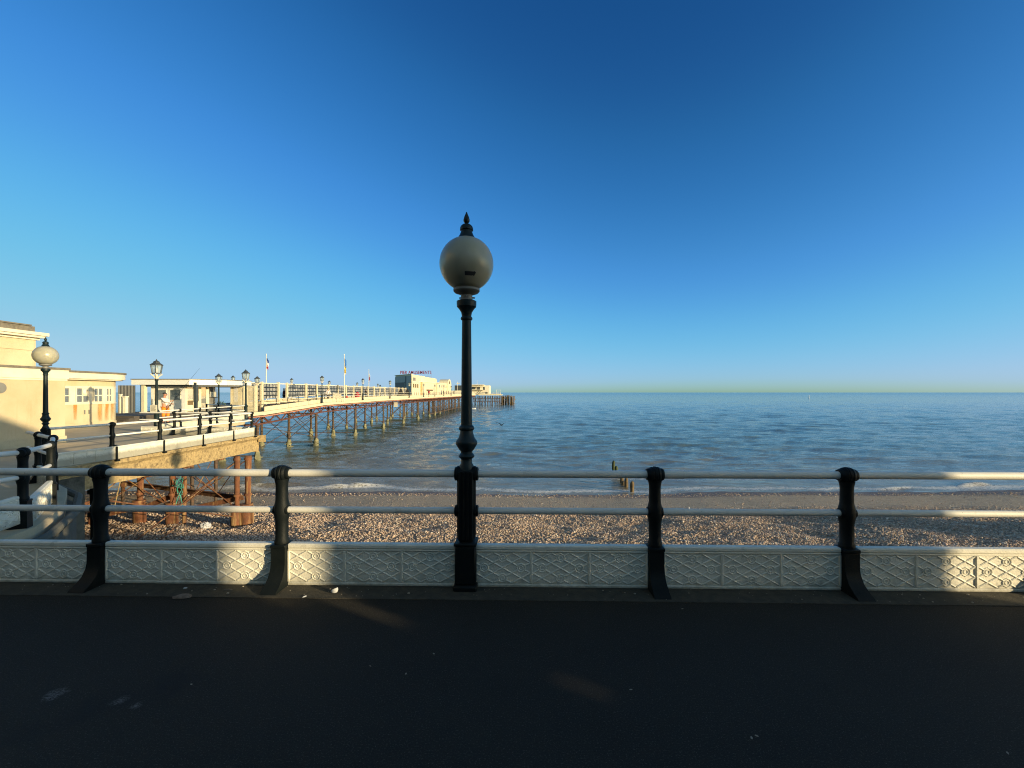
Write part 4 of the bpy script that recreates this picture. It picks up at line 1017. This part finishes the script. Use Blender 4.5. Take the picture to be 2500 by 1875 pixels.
for D in (118, 138): b.box(ax(D)+.2, ax(D)+.60, D-.5, D+.5, G0, 4.54)
b.build('brown_pier', pmat('tan_paint', (.62,.42,.2), None, 4, .7), arc, smooth=False)
b = MB(); b.box(ax(128)+.8, ax(128)+.98, 122, 131, 2.05, 2.5); b.build('shop_board', M['timber'], arc, smooth=False)
b = MB()                                                   # shaded end wall: dark cladding with a lower inset
d = Vector((C1[0]-C0[0], C1[1]-C0[1], 0)); Lw = d.length; ME = Matrix.Translation((C0[0], C0[1], 0)) @ Matrix.Rotation(math.atan2(d.y, d.x), 4, 'Z')
b.box(.25, Lw-.25, .003, .05, G0, 5.95, ME); b.build('end_wall', pmat('blue_grey_cladding', (.38,.40,.40), (.31,.335,.34), 1.5, .7), arc, smooth=False)
b = MB(); b.box(Lw*.40, Lw-.5, .051, .11, G0, 4.1, ME); b.box(Lw*.36, Lw-.3, .051, .16, 4.12, 4.3, ME); b.box(Lw*.30, Lw*.35, .051, .12, G0, 5.9, ME); b.build('end_wall_panel', M['slate'], arc, smooth=False)
b = MB(); b.box(.0, Lw, -.3, .12, 6.275, 6.40, ME); b.build('end_coping', M['cream'], arc, smooth=False)
b = MB(); b.prism([(ax(141.2)+.0,141.2), (ax(169)+.0,169), (ax(169)-5,169), (ax(141.2)-5,141.2)], G0, 4.95); b.build('low_wing', M['cream'], arc, smooth=False)
b = MB()
for D in (145.5, 149.5, 153.5, 157.5): b.box(ax(D)-.1, ax(D)+.03, D-.7, D+.7, 3.3, 4.2)
b.build('wing_window', M['glass'], arc, smooth=False)
b = MB(); b.box(ax(155)-.05, ax(155)+.10, 141.3, 160, 4.62, 4.74); b.build('wing_cornice', M['trim'], arc, smooth=False)
b = MB(); pts = []                                         # round topped end tower
for k in range(13): t = R(180*k/12); pts.append((163.5+4.2*math.cos(t), 4.9+1.75*math.sin(t)))
pts += [(159.3, G0), (167.7, G0)]
xx0, xx1 = ax(163)-3, ax(163)+.25; n = len(pts)
b.add([(xx0, y, z) for y, z in pts] + [(xx1, y, z) for y, z in pts], [tuple(range(n)), tuple(range(2*n-1, n-1, -1))] + [(i, n+i, n+(i+1) % n, (i+1) % n) for i in range(n)])
b.build('end_tower', M['cream'], arc, smooth=False)
b = MB(); b.box(xx1, xx1+.05, 162.3, 164.7, 4.9, 5.9); b.build('tower_emblem', M['timber'], arc, smooth=False)
def text(name, body, size, mat, parent, loc, rot=(R(90),0,0), ext=.03, width=None, bold=0.0):
    c = bpy.data.curves.new(name, 'FONT'); c.body = body; c.size = size; c.extrude = ext; c.offset = bold; c.align_x = 'LEFT'; c.space_character = 1.1
    t = bpy.data.objects.new(name, c); COL.objects.link(t)
    dg = bpy.context.evaluated_depsgraph_get(); me = bpy.data.meshes.new_from_object(t.evaluated_get(dg)); bpy.data.objects.remove(t)
    me.materials.clear(); me.materials.append(M[mat]); o = place(name, me, parent, loc); o.rotation_euler = rot
    if width:
        w = max(v.co.x for v in me.vertices)-min(v.co.x for v in me.vertices); o.scale = (width/w, 1, 1)
    return o
SD = 128.0
sg = thing('roof_sign', 'large dark red PIER AMUSEMENTS lettering standing on the arcade roof', 'sign', (at(976.8,SD), SD, 6.27))
text('lettering', 'PIER AMUSEMENTS', (912.8-905.2)/1040*SD/.70, 'letter', sg, (0, 0, hz(912.8,SD)-6.27), width=75.8/1040*SD, bold=.014, ext=.10)
b = MB()
for k in range(11): x = 9.3*k/10; b.tube((x,.14,-.3),(x,.14,.95), .035, n=5)
b.box(-.05, 9.4, .12, .16, .02, .10); b.build('frame', M['grey'], sg, world=False, smooth=False)

# pavilion on the pier head
hp = thing('pier_head_pavilion', 'white two storey pavilion at the far end of the pier beside the lamp column', 'building', (at(1172,224), 224, .56))
b = MB(); b.box(at(1145,224), at(1194.5,224), 224, 240, .56, 5.35); b.box(at(1125,224), at(1146,224)-.01, 226, 240, .56, 3.2); b.build('wall', M['trim'], hp, smooth=False)
b = MB(); b.box(at(1150,222), at(1181,222), 222.5, 230, 5.353, 5.75); b.box(at(1150,222)-.2, at(1180,222), 222.3, 223.98, 4.55, 4.8); b.box(at(1150,222)-.2, at(1181,222), 222.2, 223.98, 2.75, 3.0); b.build('canopy', M['cream'], hp, smooth=False)
for p0, p1, z0, z1 in ((1152,1161,3.2,4.4), (1164,1172,3.1,4.4), (1180,1183.5,2.9,4.6), (1185,1191,.6,1.9)):
    b = MB(); b.box(at(p0,223.9), at(p1,223.9), 223.9, 223.97, z0, z1); b.build('window', M['glass'], hp, smooth=False)
b = MB(); b.tube((at(1166,223),223,.7),(at(1177,223),223.4,2.9), .14, n=5); b.build('stair', M['slate'], hp)
b = MB(); b.tube((at(1165,226),226,5.7),(at(1165,226),226,8.0), .05, n=5); b.build('mast', M['trim'], hp)
lw = thing('pier_cafe', 'low white cafe with dark upper windows between the arcade and the lamp column', 'building', (at(1115,222), 224, .56))
b = MB(); b.box(at(1098,224), at(1134,224), 220, 232, .56, 2.6); b.build('wall', M['trim'], lw, smooth=False)
b = MB(); b.box(at(1112,224), at(1130,224), 221, 230, 2.603, 5.3); b.build('dark_storey', M['slate'], lw, smooth=False)
b = MB(); b.tube((at(1117,219),219,.6),(at(1117,219),219,7.2), .09, n=6); b.tube((at(1117,219)-.5,219,6.1),(at(1117,219)+1.2,219,6.4), .18, n=6); b.build('mast', M['trim'], lw)
sh = thing('pier_shelter', 'thin white framed shelter near the right end of the pier head', 'shelter', (at(1216,219), 219, .56))
b = MB()
for px in (1212, 1216, 1221): b.tube((at(px,219),219,.56),(at(px,219),219,2.9), .06, n=5)
b.box(at(1211,219), at(1222,219), 218.4, 220, 2.9, 2.98); b.build('frame', M['trim'], sh, smooth=False)

# ---------------------------------------------------------------- flagpoles
def flagpole(px, D, zt_, zb_, label, bands):
    r = thing('flagpole', label, 'flagpole', (at(px,D), D, zb_), 0)
    b = MB(); H = zt_-zb_; b.lathe([(.07,0),(.065,.4),(.035,H-.12),(.05,H-.1),(.05,H-.05),(.02,H)], 8); b.build('pole', M['trim'], r, world=False)
    f = None
    for (m, u0, u1) in bands:                             # cloth hanging limp against the pole
        b = MB(); vs = []; n = 10; nz = 6
        for j in range(nz+1):
            for i in range(n+1):
                u = i/n; z = H*(u0+(u1-u0)*j/nz); a = u*9+z*2.2
                vs.append((.07+.17*u+.03*math.sin(a), .07*math.sin(a*1.3), z-.28*u*u))
        nn = n+1; b.add(vs, [(j*nn+i, j*nn+i+1, (j+1)*nn+i+1, (j+1)*nn+i) for j in range(nz) for i in range(n)])
        o = b.build('flag', M[m], r, world=False); md = o.modifiers.new('s', 'SOLIDIFY'); md.thickness = .012
    return r
flagpole(650, 48, 6.02, .3, 'white flagpole with a limp blue white and red flag above the first windbreak bay', [('flag_blue', .85, .91), ('flag_white', .78, .85), ('flag_red', .71, .78)])
flagpole(840.5, 56.5, 6.75, .5, 'white flagpole with a limp blue and yellow flag above the middle of the windbreak', [('flag_sky', .74, .90), ('flag_yellow', .60, .74)])
flagpole(900.5, 84, 6.2, .56, 'distant thin flagpole with a limp white and red flag left of the arcade', [('flag_white', .75, .83), ('flag_red', .62, .75)])

# ---------------------------------------------------------------- people
def skinned(name, nodes, edges, mat, parent=None, root=0, sub=2):
    bm = bmesh.new(); L = bm.verts.layers.skin.verify(); vs = []
    for k, (p, r) in enumerate(nodes):
        v = bm.verts.new(p); v[L].radius = (r, r) if not isinstance(r, tuple) else r; v[L].use_root = (k == root); vs.append(v)
    for a, c in edges: bm.edges.new((vs[a], vs[c]))
    me = bpy.data.meshes.new(name); bm.to_mesh(me); bm.free()
    t = bpy.data.objects.new(name, me); COL.objects.link(t)
    t.modifiers.new('k', 'SKIN').use_smooth_shade = True; s = t.modifiers.new('s', 'SUBSURF'); s.levels = sub; s.render_levels = sub
    dg = bpy.context.evaluated_depsgraph_get(); m2 = bpy.data.meshes.new_from_object(t.evaluated_get(dg))
    bpy.data.objects.remove(t); bpy.data.meshes.remove(me); m2.name = name; m2.materials.clear(); m2.materials.append(mat)
    m2.polygons.foreach_set('use_smooth', [True]*len(m2.polygons))
    return place(name, m2, parent)
def blob(name, c, r, mat, parent, sc=(1,1,1)):
    b = MB(); n = 12; b.lathe([(r*math.sin(math.pi*k/n)+.0005, -r*math.cos(math.pi*k/n)) for k in range(n+1)], 16, Matrix.Translation(c) @ Matrix.Diagonal((*sc, 1)))
    return b.build(name, mat, parent, world=False)
# angler facing right (+x), leaning back, rod in both hands
an = thing('person', 'person in a white top and orange trousers holding a fishing rod on the platform', 'person', (at(404,25), 25, -.15), R(8))
P_ = [((0,0,.98),.13), ((-.02,0,1.18),.145), ((-.06,0,1.38),.15), ((-.06,0,1.50),.07), ((-.05,0,1.57),.058), ((-.03,0,1.665),.088), ((.0,0,1.72),.078),
      ((-.04,.19,1.42),.062), ((.10,.22,1.19),.05), ((.30,.13,1.10),.038), ((-.04,-.19,1.42),.062), ((.14,-.22,1.24),.05), ((.40,-.10,1.30),.038),
      ((.02,.10,.90),.10), ((.06,.12,.50),.068), ((.0,.12,.10),.045), ((.14,.13,.035),.04), ((-.03,-.10,.90),.10), ((-.02,-.12,.50),.068), ((-.10,-.12,.10),.045), ((.04,-.13,.035),.04),
      ((.035,0,1.675),.06)]
E_ = [(0,1),(1,2),(2,3),(3,4),(4,5),(5,6),(2,7),(7,8),(8,9),(2,10),(10,11),(11,12),(0,13),(13,14),(14,15),(15,16),(0,17),(17,18),(18,19),(19,20),(5,21)]
body = skinned('body', P_, E_, M['skin'], an)
skinned('sweatshirt', [((0,0,.92),.15), ((-.02,0,1.18),.168), ((-.06,0,1.38),.168), ((-.06,0,1.49),.085), ((-.04,.19,1.42),.078), ((.10,.22,1.19),.064), ((.25,.145,1.115),.050), ((-.04,-.19,1.42),.078), ((.14,-.22,1.24),.064), ((.34,-.12,1.29),.050)],
        [(0,1),(1,2),(2,3),(2,4),(4,5),(5,6),(2,7),(7,8),(8,9)], M['shirt'], an)
skinned('trousers', [((0,0,.98),.15), ((.02,.11,.86),.118), ((.06,.125,.50),.092), ((.03,.125,.36),.088), ((-.03,-.11,.86),.118), ((-.02,-.125,.50),.092), ((-.05,-.125,.36),.088)], [(0,1),(1,2),(2,3),(0,4),(4,5),(5,6)], M['orange'], an)
for p, q in (((-.05,.12,.04),(.17,.13,.035)), ((-.15,-.12,.04),(.07,-.13,.035))): skinned('shoe', [(p,.055),(q,.045)], [(0,1)], M['dark_cloth'], an)
blob('cap', (-.045,0,1.735), .095, M['dark_cloth'], an, (1.05,.95,.7))
for sy in (-1, 1): blob('ear', (-.03, sy*.088, 1.665), .022, M['skin'], an, (.8,.5,1.2))
blob('nose', (.092,0,1.67), .018, M['skin'], an, (1.2,.8,1.2))
for (c, dr) in (((.31,.125,1.10), 1), ((.41,-.095,1.305), -1)):          # fingers closed round the rod
    for k in range(4):
        z = -.03+.02*k
        skinned('finger', [((c[0],c[1],c[2]+z),.010), ((c[0]+.045,c[1]-.01*dr,c[2]+z+.008),.0095), ((c[0]+.06,c[1]-.035*dr,c[2]+z+.006),.0085), ((c[0]+.035,c[1]-.05*dr,c[2]+z),.0075)], [(0,1),(1,2),(2,3)], M['skin'], an, sub=1)
rod_a = Vector((at(404,25)+.12, 24.92, hz(1000,25))); rod_c = Vector((at(416,24.9), 24.9, hz(984,24.9))); rod_b = Vector((at(487,24.2), 24.2, hz(897,24.2)))
r = thing('fishing_rod', 'long thin fishing rod raised to the right by the person in orange trousers', 'fishing rod', tuple(rod_a))
b = MB(); b.sweep([rod_a, rod_a.lerp(rod_b,.25), rod_a.lerp(rod_b,.6), rod_b+Vector((0,0,-.06))], [.016,.012,.008,.004], 8); b.build('blank', M['dark_cloth'], r)
b = MB(); p = rod_a.lerp(rod_b,.13); b.tube(p+Vector((-.02,-.05,-.05)), p+Vector((.03,-.05,-.09)), .035, n=12); b.tube(p, p+Vector((0,-.05,-.07)), .01, n=6); b.build('reel', M['slate'], r)
b = MB(); b.tube(rod_a, rod_a.lerp(rod_b,.16), .021, n=10); b.build('handle', M['timber'], r)

def walker(label, px, D, z, top, legs, h=1.72, rz=0, st=.16):
    t = thing('person', label, 'person', (at(px,D), D, z), rz); s = h/1.75
    N = [((0,0,.95),.12), ((0,0,1.2),.13), ((0,0,1.40),.13), ((0,0,1.5),.06), ((.02,0,1.62),.09), ((.02,0,1.70),.07), ((0,.19,1.40),.055), ((-.06,.24,1.14),.045), ((.02,.25,.88),.035), ((0,-.19,1.40),.055), ((.06,-.24,1.14),.045), ((.10,-.25,.88),.035),
         ((.03,.09,.85),.09), ((st*.6,.1,.48),.06), ((st,.1,.08),.042), ((st+.12,.1,.03),.038), ((-.03,-.09,.85),.09), ((-st*.5,-.1,.48),.06), ((-st,-.1,.08),.042), ((-st+.12,-.1,.03),.038)]
    E = [(0,1),(1,2),(2,3),(3,4),(4,5),(2,6),(6,7),(7,8),(2,9),(9,10),(10,11),(0,12),(12,13),(13,14),(14,15),(0,16),(16,17),(17,18),(18,19)]
    o = skinned('body', [(tuple(s*c for c in p), r*s) for p, r in N], E, M['skin'], t, sub=1)
    o = skinned('coat', [(tuple(s*c for c in p), r*s*1.25) for p, r in (N[0:4]+[N[6],N[7],((0.01,.25,.95),.04),N[9],N[10],((.09,-.25,.95),.04),((0,0,.78),.14)])], [(0,1),(1,2),(2,3),(2,4),(4,5),(5,6),(2,7),(7,8),(8,9),(0,10)], M[top], t, sub=1)
    skinned('trousers', [(tuple(s*c for c in p), r*s*1.2) for p, r in (N[0], N[12], N[13], N[14], N[16], N[17], N[18])], [(0,1),(1,2),(2,3),(0,4),(4,5),(5,6)], M[legs], t, sub=1)
    blob('hair', (0,0,1.665*s), .093*s, M['dark_cloth'], t, (1,1,.8)); return t
walker('person in a maroon top seen through the first gap in the windbreak', 693, 53, .45, 'maroon', 'dark_cloth', rz=.4)
walker('person in a blue jacket standing at the windbreak gap beside the person in maroon', 697, 54, .46, 'blue_cloth', 'dark_cloth', rz=2)
walker('person in a pale top walking on the pier before the second flagpole', 801, 56, .5, 'shirt', 'grey', rz=1.8)
walker('person in dark clothes by the windbreak under the distant flagpole', 893, 76, .56, 'dark_cloth', 'dark_cloth', rz=.7)
walker('person in a red coat on the pier walkway beside the arcade', 1047, 100, .56, 'red', 'dark_cloth', rz=1)
qx = [('blue coat', 'blue_cloth', 1078), ('dark coat', 'dark_cloth', 1083), ('grey coat', 'grey', 1090), ('maroon coat', 'maroon', 1095), ('white coat', 'shirt', 1101), ('brown coat', 'timber', 1108)]
for k, (w, m_, px) in enumerate(qx):
    walker(f'small figure in a {w} among the far group beside the arcade wing', px, 128+9*k, .56, m_, 'dark_cloth', rz=k)
red = thing('red_figure_bin', 'bright red rounded bin standing behind the pier railing', 'bin', (at(872,66), 66, deck_z(66)))
b = MB(); b.lathe([(.26,0),(.32,.05),(.34,.6),(.30,.66),(.24,.72)], 16); b.build('bin_body', M['red'], red, world=False)
b = MB(); b.lathe([(.27,.70),(.28,.9),(.22,1.08),(.10,1.16),(.02,1.18)], 16); b.tube((-.3,0,.55),(-.42,0,.8), .06, n=8); b.tube((.3,0,.55),(.42,0,.8), .06, n=8); b.build('bin_lid', M['red'], red, world=False)
rb = thing('red_box', 'small red box low behind the pier railing left of the red bin', 'box', (at(845,62), 62, deck_z(62)))
b = MB(); b.bbox(-.22,.22,-.16,.16,0,.62,.03); b.build('box_body', M['red'], rb, world=False); b = MB(); b.bbox(-.24,.24,-.18,.18,.622,.69,.02); b.build('box_lid', M['maroon'], rb, world=False)
for px, D, lb in ((978, 98, 'dark triangular folding board left of the arcade corner'), (994, 102, 'dark triangular folding board at the arcade corner')):
    b = MB(); x = at(px,D); b.prism([(x-.85,D),(x+.85,D),(x+.85,D+.25),(x-.85,D+.25)], .56, [1.0,1.0,1.0,1.0]); b.add([(x-.85,D,1.001),(x+.85,D,1.001),(x+.05,D,2.6),(x-.05,D,2.6),(x-.85,D+.25,1.001),(x+.85,D+.25,1.001),(x+.05,D+.25,2.6),(x-.05,D+.25,2.6)], [(0,1,2,3),(7,6,5,4),(0,3,7,4),(1,5,6,2),(3,2,6,7)])
    tag(b.build('folding_board', M['dark_cloth'], smooth=False), lb, 'board')
nb = MB(); x = at(823,55); nb.bbox(x-.55, x+.55, 54.96, 55.0, .85, 1.45, .01); nb.tube((x-.4,55.01,.45),(x-.4,55.01,1.0), .03, n=6); nb.tube((x+.4,55.01,.45),(x+.4,55.01,1.0), .03, n=6)
tag(nb.build('pier_board', M['trim'], smooth=False), 'blank white board behind the pier railing left of the second flagpole', 'sign')

# ---------------------------------------------------------------- sea objects
gn = [(1543, 27.4, .68, 'timber'), (1529, 28.8, .62, 'timber'), (1518, 30.0, .50, 'timber'), (1522, 29.4, .28, 'timber'), (1512, 32.2, .48, 'weed'), (1504, 33.4, .62, 'weed'), (1497.5, 34.6, .86, 'weed')]
gl = ['brown groyne post nearest the beach, tallest of the bare ones', 'second brown groyne post from the beach, with a split top', 'slim brown groyne post just below the upper rail', 'low brown groyne stump between its taller neighbours', 'low green weedy groyne post just above the upper rail', 'middle green weedy groyne post', 'tallest green weedy groyne post, farthest out to sea']
for k, ((px, D, h, m_), lb) in enumerate(zip(gn, gl)):
    b = MB(); g = random.Random(k); n = 9; pr = []
    vs = []; zz = [-1.4, -.2, .1, h*.45, h*.75, h*.93, h]
    for j, z in enumerate(zz):
        rr = (.13, .13, .12, .13, .12, .10, .04)[j]
        for i in range(n): a = 2*math.pi*i/n; q = rr*(1+.3*(g.random()-.5)); vs.append((q*math.cos(a)+.03*z, q*math.sin(a), z+.06*(g.random()-.5)))
    b.add(vs, [(j*n+i, j*n+(i+1) % n, (j+1)*n+(i+1) % n, (j+1)*n+i) for j in range(6) for i in range(n)] + [tuple(range(6*n, 7*n))])
    o = tag(b.build('groyne_post', M[m_], angle=60), lb, 'post', 'old groyne posts in the shallows'); o.location = (at(px,D), D, max(WATER, float(beach_z(np.array(at(px,D)), np.array(D)))-.02))
bt = thing('boat', 'tiny white boat on the water right of the lamp column', 'boat', (at(1156,166), 166, WATER), R(10))
b = MB(); sec = [(-.9,.28,.30),(-.5,.36,.28),(0,.38,.28),(.5,.30,.31),(.85,.12,.36),(1.0,.01,.40)]; vs = []
for x, w, h in sec: vs += [(x,-w,h),(x,-w*.6,-.12),(x,w*.6,-.12),(x,w,h),(x,w*.8,h),(x,w*.45,.02),(x,-w*.45,.02),(x,-w*.8,h)]
b.add(vs, [(8*k+i, 8*k+8+i, 8*k+8+(i+1) % 8, 8*k+(i+1) % 8) for k in range(5) for i in range(8)] + [tuple(range(7,-1,-1)), tuple(range(40,48))]); b.build('hull', M['paper'], bt, world=False)
b = MB(); b.box(-.2,.05,-.3,.3,.14,.18); b.box(.4,.55,-.24,.24,.16,.2); b.build('thwart', M['timber'], bt, world=False, smooth=False)
bu = thing('buoy', 'tiny white buoy far out on the sea at the right', 'buoy', (at(1975,480), 480, WATER))
b = MB(); b.lathe([(.5,-.3),(.9,0),(.9,.25),(.35,.5),(.22,2.6),(.05,2.8)], 12); b.build('float_body', M['paper'], bu, world=False); b = MB(); b.lathe([(.1,2.8),(.3,2.95),(.3,3.2),(.05,3.4)], 8); b.build('lantern', M['paper'], bu, world=False)
bd = thing('bird', 'dark bird flying low over the sea with raised wings right of the lamp column', 'bird', (at(1224.5,30), 30, hz(1038,30)), R(60))
skinned('body', [((-.20,0,.02),.012), ((-.11,0,.015),.03), ((0,0,0),.048), ((.10,0,.012),.04), ((.16,0,.025),.028), ((.20,0,.025),.012), ((.235,0,.02),.004)], [(k,k+1) for k in range(6)], M['black'], bd, root=2)
for s in (-1, 1):
    b = MB(); ch = [(0,.10,.0,.02), (.10,.115,.075,.02), (.2,.105,.135,.0), (.31,.07,.165,-.05), (.42,.02,.20,-.12)]; vs = []
    for y, c, z, sw in ch: vs += [(sw+c*.4, s*y, z+.004), (sw-c*.6, s*y, z-.002), (sw+c*.4, s*y, z-.006), (sw-c*.6, s*y, z-.008)]
    fs = []
    for k in range(4): a = 4*k; fs += [(a,a+4,a+5,a+1),(a+2,a+3,a+7,a+6),(a,a+2,a+6,a+4),(a+1,a+5,a+7,a+3)]
    b.add(vs, fs); b.build('wing', M['black'], bd, world=False)
b = MB(); b.prism([(-.16,-.02),(-.32,-.06),(-.33,0),(-.32,.06),(-.16,.02)], .014, .024); b.build('tail', M['black'], bd, world=False)

# ---------------------------------------------------------------- litter on the promenade
def flat(px, py):
    D = 1.65*1040/(py-958); return at(px, D), D
def scrap(name, label, px, py, r, mat, hgt=.012, el=1.6, rz=0., cat='litter'):
    x, y = flat(px, py); b = MB(); n = 10; g = random.Random(int(px)); vs = []
    pr = [(1,0),(.95,.5),(.55,1),(.1,.9)]
    for q, z in pr:
        for i in range(n): a = 2*math.pi*i/n; rr = r*q*(1+.4*(g.random()-.5)); vs.append((rr*el*math.cos(a), rr*math.sin(a)/el, hgt*z))
    b.add(vs, [(j*n+i, j*n+(i+1) % n, (j+1)*n+(i+1) % n, (j+1)*n+i) for j in range(3) for i in range(n)] + [tuple(range(3*n, 4*n)), tuple(range(n-1,-1,-1))])
    o = tag(b.build(name, M[mat]), label, cat); o.location = (x, y, .005); o.rotation_euler = (0, 0, rz); return o
x, y = flat(816, 1449); cp = thing('shell', 'white cupped shell lying under the railing right of the second post', 'shell', (x, y, .004), R(-30)); cp.scale = (.72,)*3
b = MB(); n = 14; vs = []
for j, (q, z) in enumerate(((.015,.004),(.035,.012),(.045,.034),(.040,.05),(.036,.05),(.040,.034),(.03,.018),(.012,.010))):
    for i in range(n): a = 2*math.pi*i/n; vs.append((q*(1+.25*math.cos(a))*math.cos(a), q*.8*math.sin(a), z*(1+.45*math.cos(a))))
b.add(vs, [(j*n+i, j*n+(i+1) % n, (j+1)*n+(i+1) % n, (j+1)*n+i) for j in range(7) for i in range(n)] + [tuple(range(n-1,-1,-1)), tuple(range(7*n,8*n))]); b.build('shell_body', M['paper'], cp, world=False)
scrap('wrapper', 'crumpled brown wrapper by the railing between the first two posts', 447, 1459, .045, 'brown_litter', .02, 1.5, .2)
scrap('cigarette_end', 'pale cigarette end on the kerb strip right of the second post', 744, 1459, .010, 'paper', .009, 1.9, .9)
scrap('shell_chip', 'white shell chip beside the panel foot between the first two posts', 452, 1438, .010, 'paper', .008, 1.5, .3)
for px, py, r_, lb in ((556,1442,.016,'thin pale stick under the sunlit panel patch'), ):
    scrap('stick', lb, px, py, r_, 'brown_litter', .008, 2.6, 0.05, 'stick')
for px, py, lb in ((467,1673,'lone pale fleck on dark tarmac right of the left stains'), (1059,1598,'pale fleck on dark tarmac below the lamp post, left one'), (991,1647,'pale fleck on the tarmac below and left of the lamp post'), (904,1628,'greyish fleck near the middle left of the tarmac'),
                   (1540,1686,'round pale fleck on the tarmac right of the centre'), (1835,1804,'left of two pale flecks at the bottom right tarmac'), (1847,1799,'right of two pale flecks at the bottom right tarmac'), (1666,1488,'pale fleck below the fourth railing post'), (2460,1841,'pale fleck in the bottom right corner')):
    scrap('fleck', lb, px, py, .006, 'sand_brick' if px != 904 else 'brown_litter', .003, 1.4, px*.1)
g = random.Random(5); b = MB(); vs = []
for k in range(150):                                      # grit along the kerb strip
    x = g.uniform(-5, 5); y = rail_y(x) + g.uniform(-.22, -.02) ; s = .0022+.006*g.random()**5
    b.bbox(x-s*1.3, x+s*1.3, y-s, y+s, .0035, .006+s, s*.5)
tag(b.build('grit', M['sand_brick']), 'scattered pale grit and shell crumbs along the foot of the railing', 'grit', kind='stuff')

# ---------------------------------------------------------------- the town side behind the camera and added blockers, shading promenade and beach
hall = thing('seafront_building', 'long rendered seafront building far behind the viewpoint whose shade covers the promenade', 'building', (5, -40, 0))
b = MB(); hq = Vector((0, 1.6, 0)) + Vector((0.874, -0.485, 0)).normalized()*52                # its corner throws the left edge of the shade
b.box(-75, hq.x, hq.y-14, hq.y, 0, 13.5); b.build('wall', M['sand_brick'], hall, smooth=False)
b = MB(); b.box(-75.3, hq.x+.02, hq.y-14.3, hq.y+.05, 13.503, 14.0); b.build('roof', M['roof_edge'], hall, smooth=False)
for k in range(14):
    for j in range(3): b = MB(); x = hq.x-3.5-5*k; b.box(x-.8, x+.8, hq.y+.004, hq.y+.06, 1.2+4*j, 3.4+4*j); b.build('window', M['glass'], hall, smooth=False)
kk = thing('shade_block', 'added unseen kiosk-shaped block behind right, shading the middle of the promenade', 'kiosk', (10.5, -1.7, 0))  # unseen block, placed and sized to shade the middle railing bays
kh = 5.0
b = MB(); b.box(9.6, 11.4, -2.60, -.80, 0, kh); b.build('wall', M['sand_brick'], kk, smooth=False)
b = MB(); b.prism([(9.5,-2.7),(11.42,-2.7),(11.42,-.79),(9.5,-.79)], kh+.003, kh+.15); b.add([(9.5,-2.7,kh+.153),(11.42,-2.7,kh+.153),(11.42,-.79,kh+.153),(9.5,-.79,kh+.153),(10.5,-1.7,kh+.7)], [(0,1,4),(1,2,4),(2,3,4),(3,0,4),(3,2,1,0)]); b.build('roof', M['roof_edge'], kk, smooth=False)
b = MB(); b.box(10.0, 11.0, -.795, -.76, 0, 2.1); b.build('door', M['green'], kk, smooth=False)
dl = Vector((0.874, -0.485, 0)).normalized(); AZ = math.atan2(dl.y, dl.x)
def up(c, t, z=0): return Vector((0, c, z)) + dl*t       # a point t metres towards the sun from the shade line c
tc_ = up(1.81, 9.0); tel = thing('shade_column', 'added unseen round column with a domed top, shading left of the sun slit', 'column', tuple(tc_))  # unseen, added to throw the left edge of the sun slit
b = MB(); b.lathe([(.46,0),(.46,.15),(.43,.2),(.43,3.4)], 32); b.build('drum', M['sand_brick'], tel, world=False)
b = MB(); b.lathe([(.52,3.403),(.52,3.5),(.46,3.6),(.36,3.9),(.18,4.15),(.05,4.3),(.02,4.5)], 32); b.build('dome', M['green'], tel, world=False)
s0 = up(2.61, 6.6); bn = thing('streak_blocker', 'added unseen slatted blocker shaping the sun streaks on the tarmac', 'barrier', tuple(s0), AZ+R(90))  # unseen, added to narrow and break up the low sun streaks
b = MB()
for z0, z1 in ((.06,.40), (.42,.72), (.755,.938), (.956,1.16)): b.box(-.085, .10, -.015, .015, z0, z1)
b.build('slats', M['timber'], bn, world=False, smooth=False)
b = MB(); b.box(-.50, -.062, -.04, -.0155, 0, 1.31); b.build('end_panel', M['timber'], bn, world=False, smooth=False)
b = MB(); b.box(.055, .16, -.04, -.0155, 0, 1.25); b.build('end_post', M['timber'], bn, world=False, smooth=False)
th = thing('theatre', 'tall cream seaside theatre on the left outside the view, its upper walls in the sun', 'building', (-27, -6, 0))
b = MB(); b.box(-44, -19, -24, 4.0, 0, 13); b.box(-40, -24, -20, 0, 13.003, 15.5); b.build('wall', M['render_wall'], th, smooth=False)
b = MB(); b.box(-44.4, -18.7, -24.4, 4.3, 12.2, 12.6); b.build('cornice', M['trim'], th, smooth=False)
for k in range(6): b = MB(); y = -21+4.2*k; b.box(-18.996, -18.9, y-.7, y+.7, 3.5, 6.5); b.build('window', M['glass'], th, smooth=False)
ub = thing('shade_hull', 'added unseen boat-shaped hump far to the right, shading the pebbles', 'boat', (43.5, 2.0, 0), R(2))  # unseen, added so its arched top dims the right-hand pebbles
b = MB(); vs = []; n = 16; m = 10; Lb = 11.0
for k in range(n+1):
    u = k/n; w = 1.1*math.sin(math.pi*(.06+.88*u))**.6; h = 1.55*math.sin(math.pi*(.04+.92*u))**.55
    for j in range(m+1): t = math.pi*j/m; vs.append((Lb*(u-.5), w*math.cos(t), .02+h*math.sin(t)))
b.add(vs, [(k*(m+1)+j, k*(m+1)+j+1, (k+1)*(m+1)+j+1, (k+1)*(m+1)+j) for k in range(n) for j in range(m)]); b.build('hull', M['slate'], ub, world=False)
b = MB(); b.sweep([(Lb*(k/n-.5), 0, .05+1.55*math.sin(math.pi*(.04+.92*k/n))**.55) for k in range(n+1)], .05, 6); b.build('keel', M['timber'], ub, world=False)
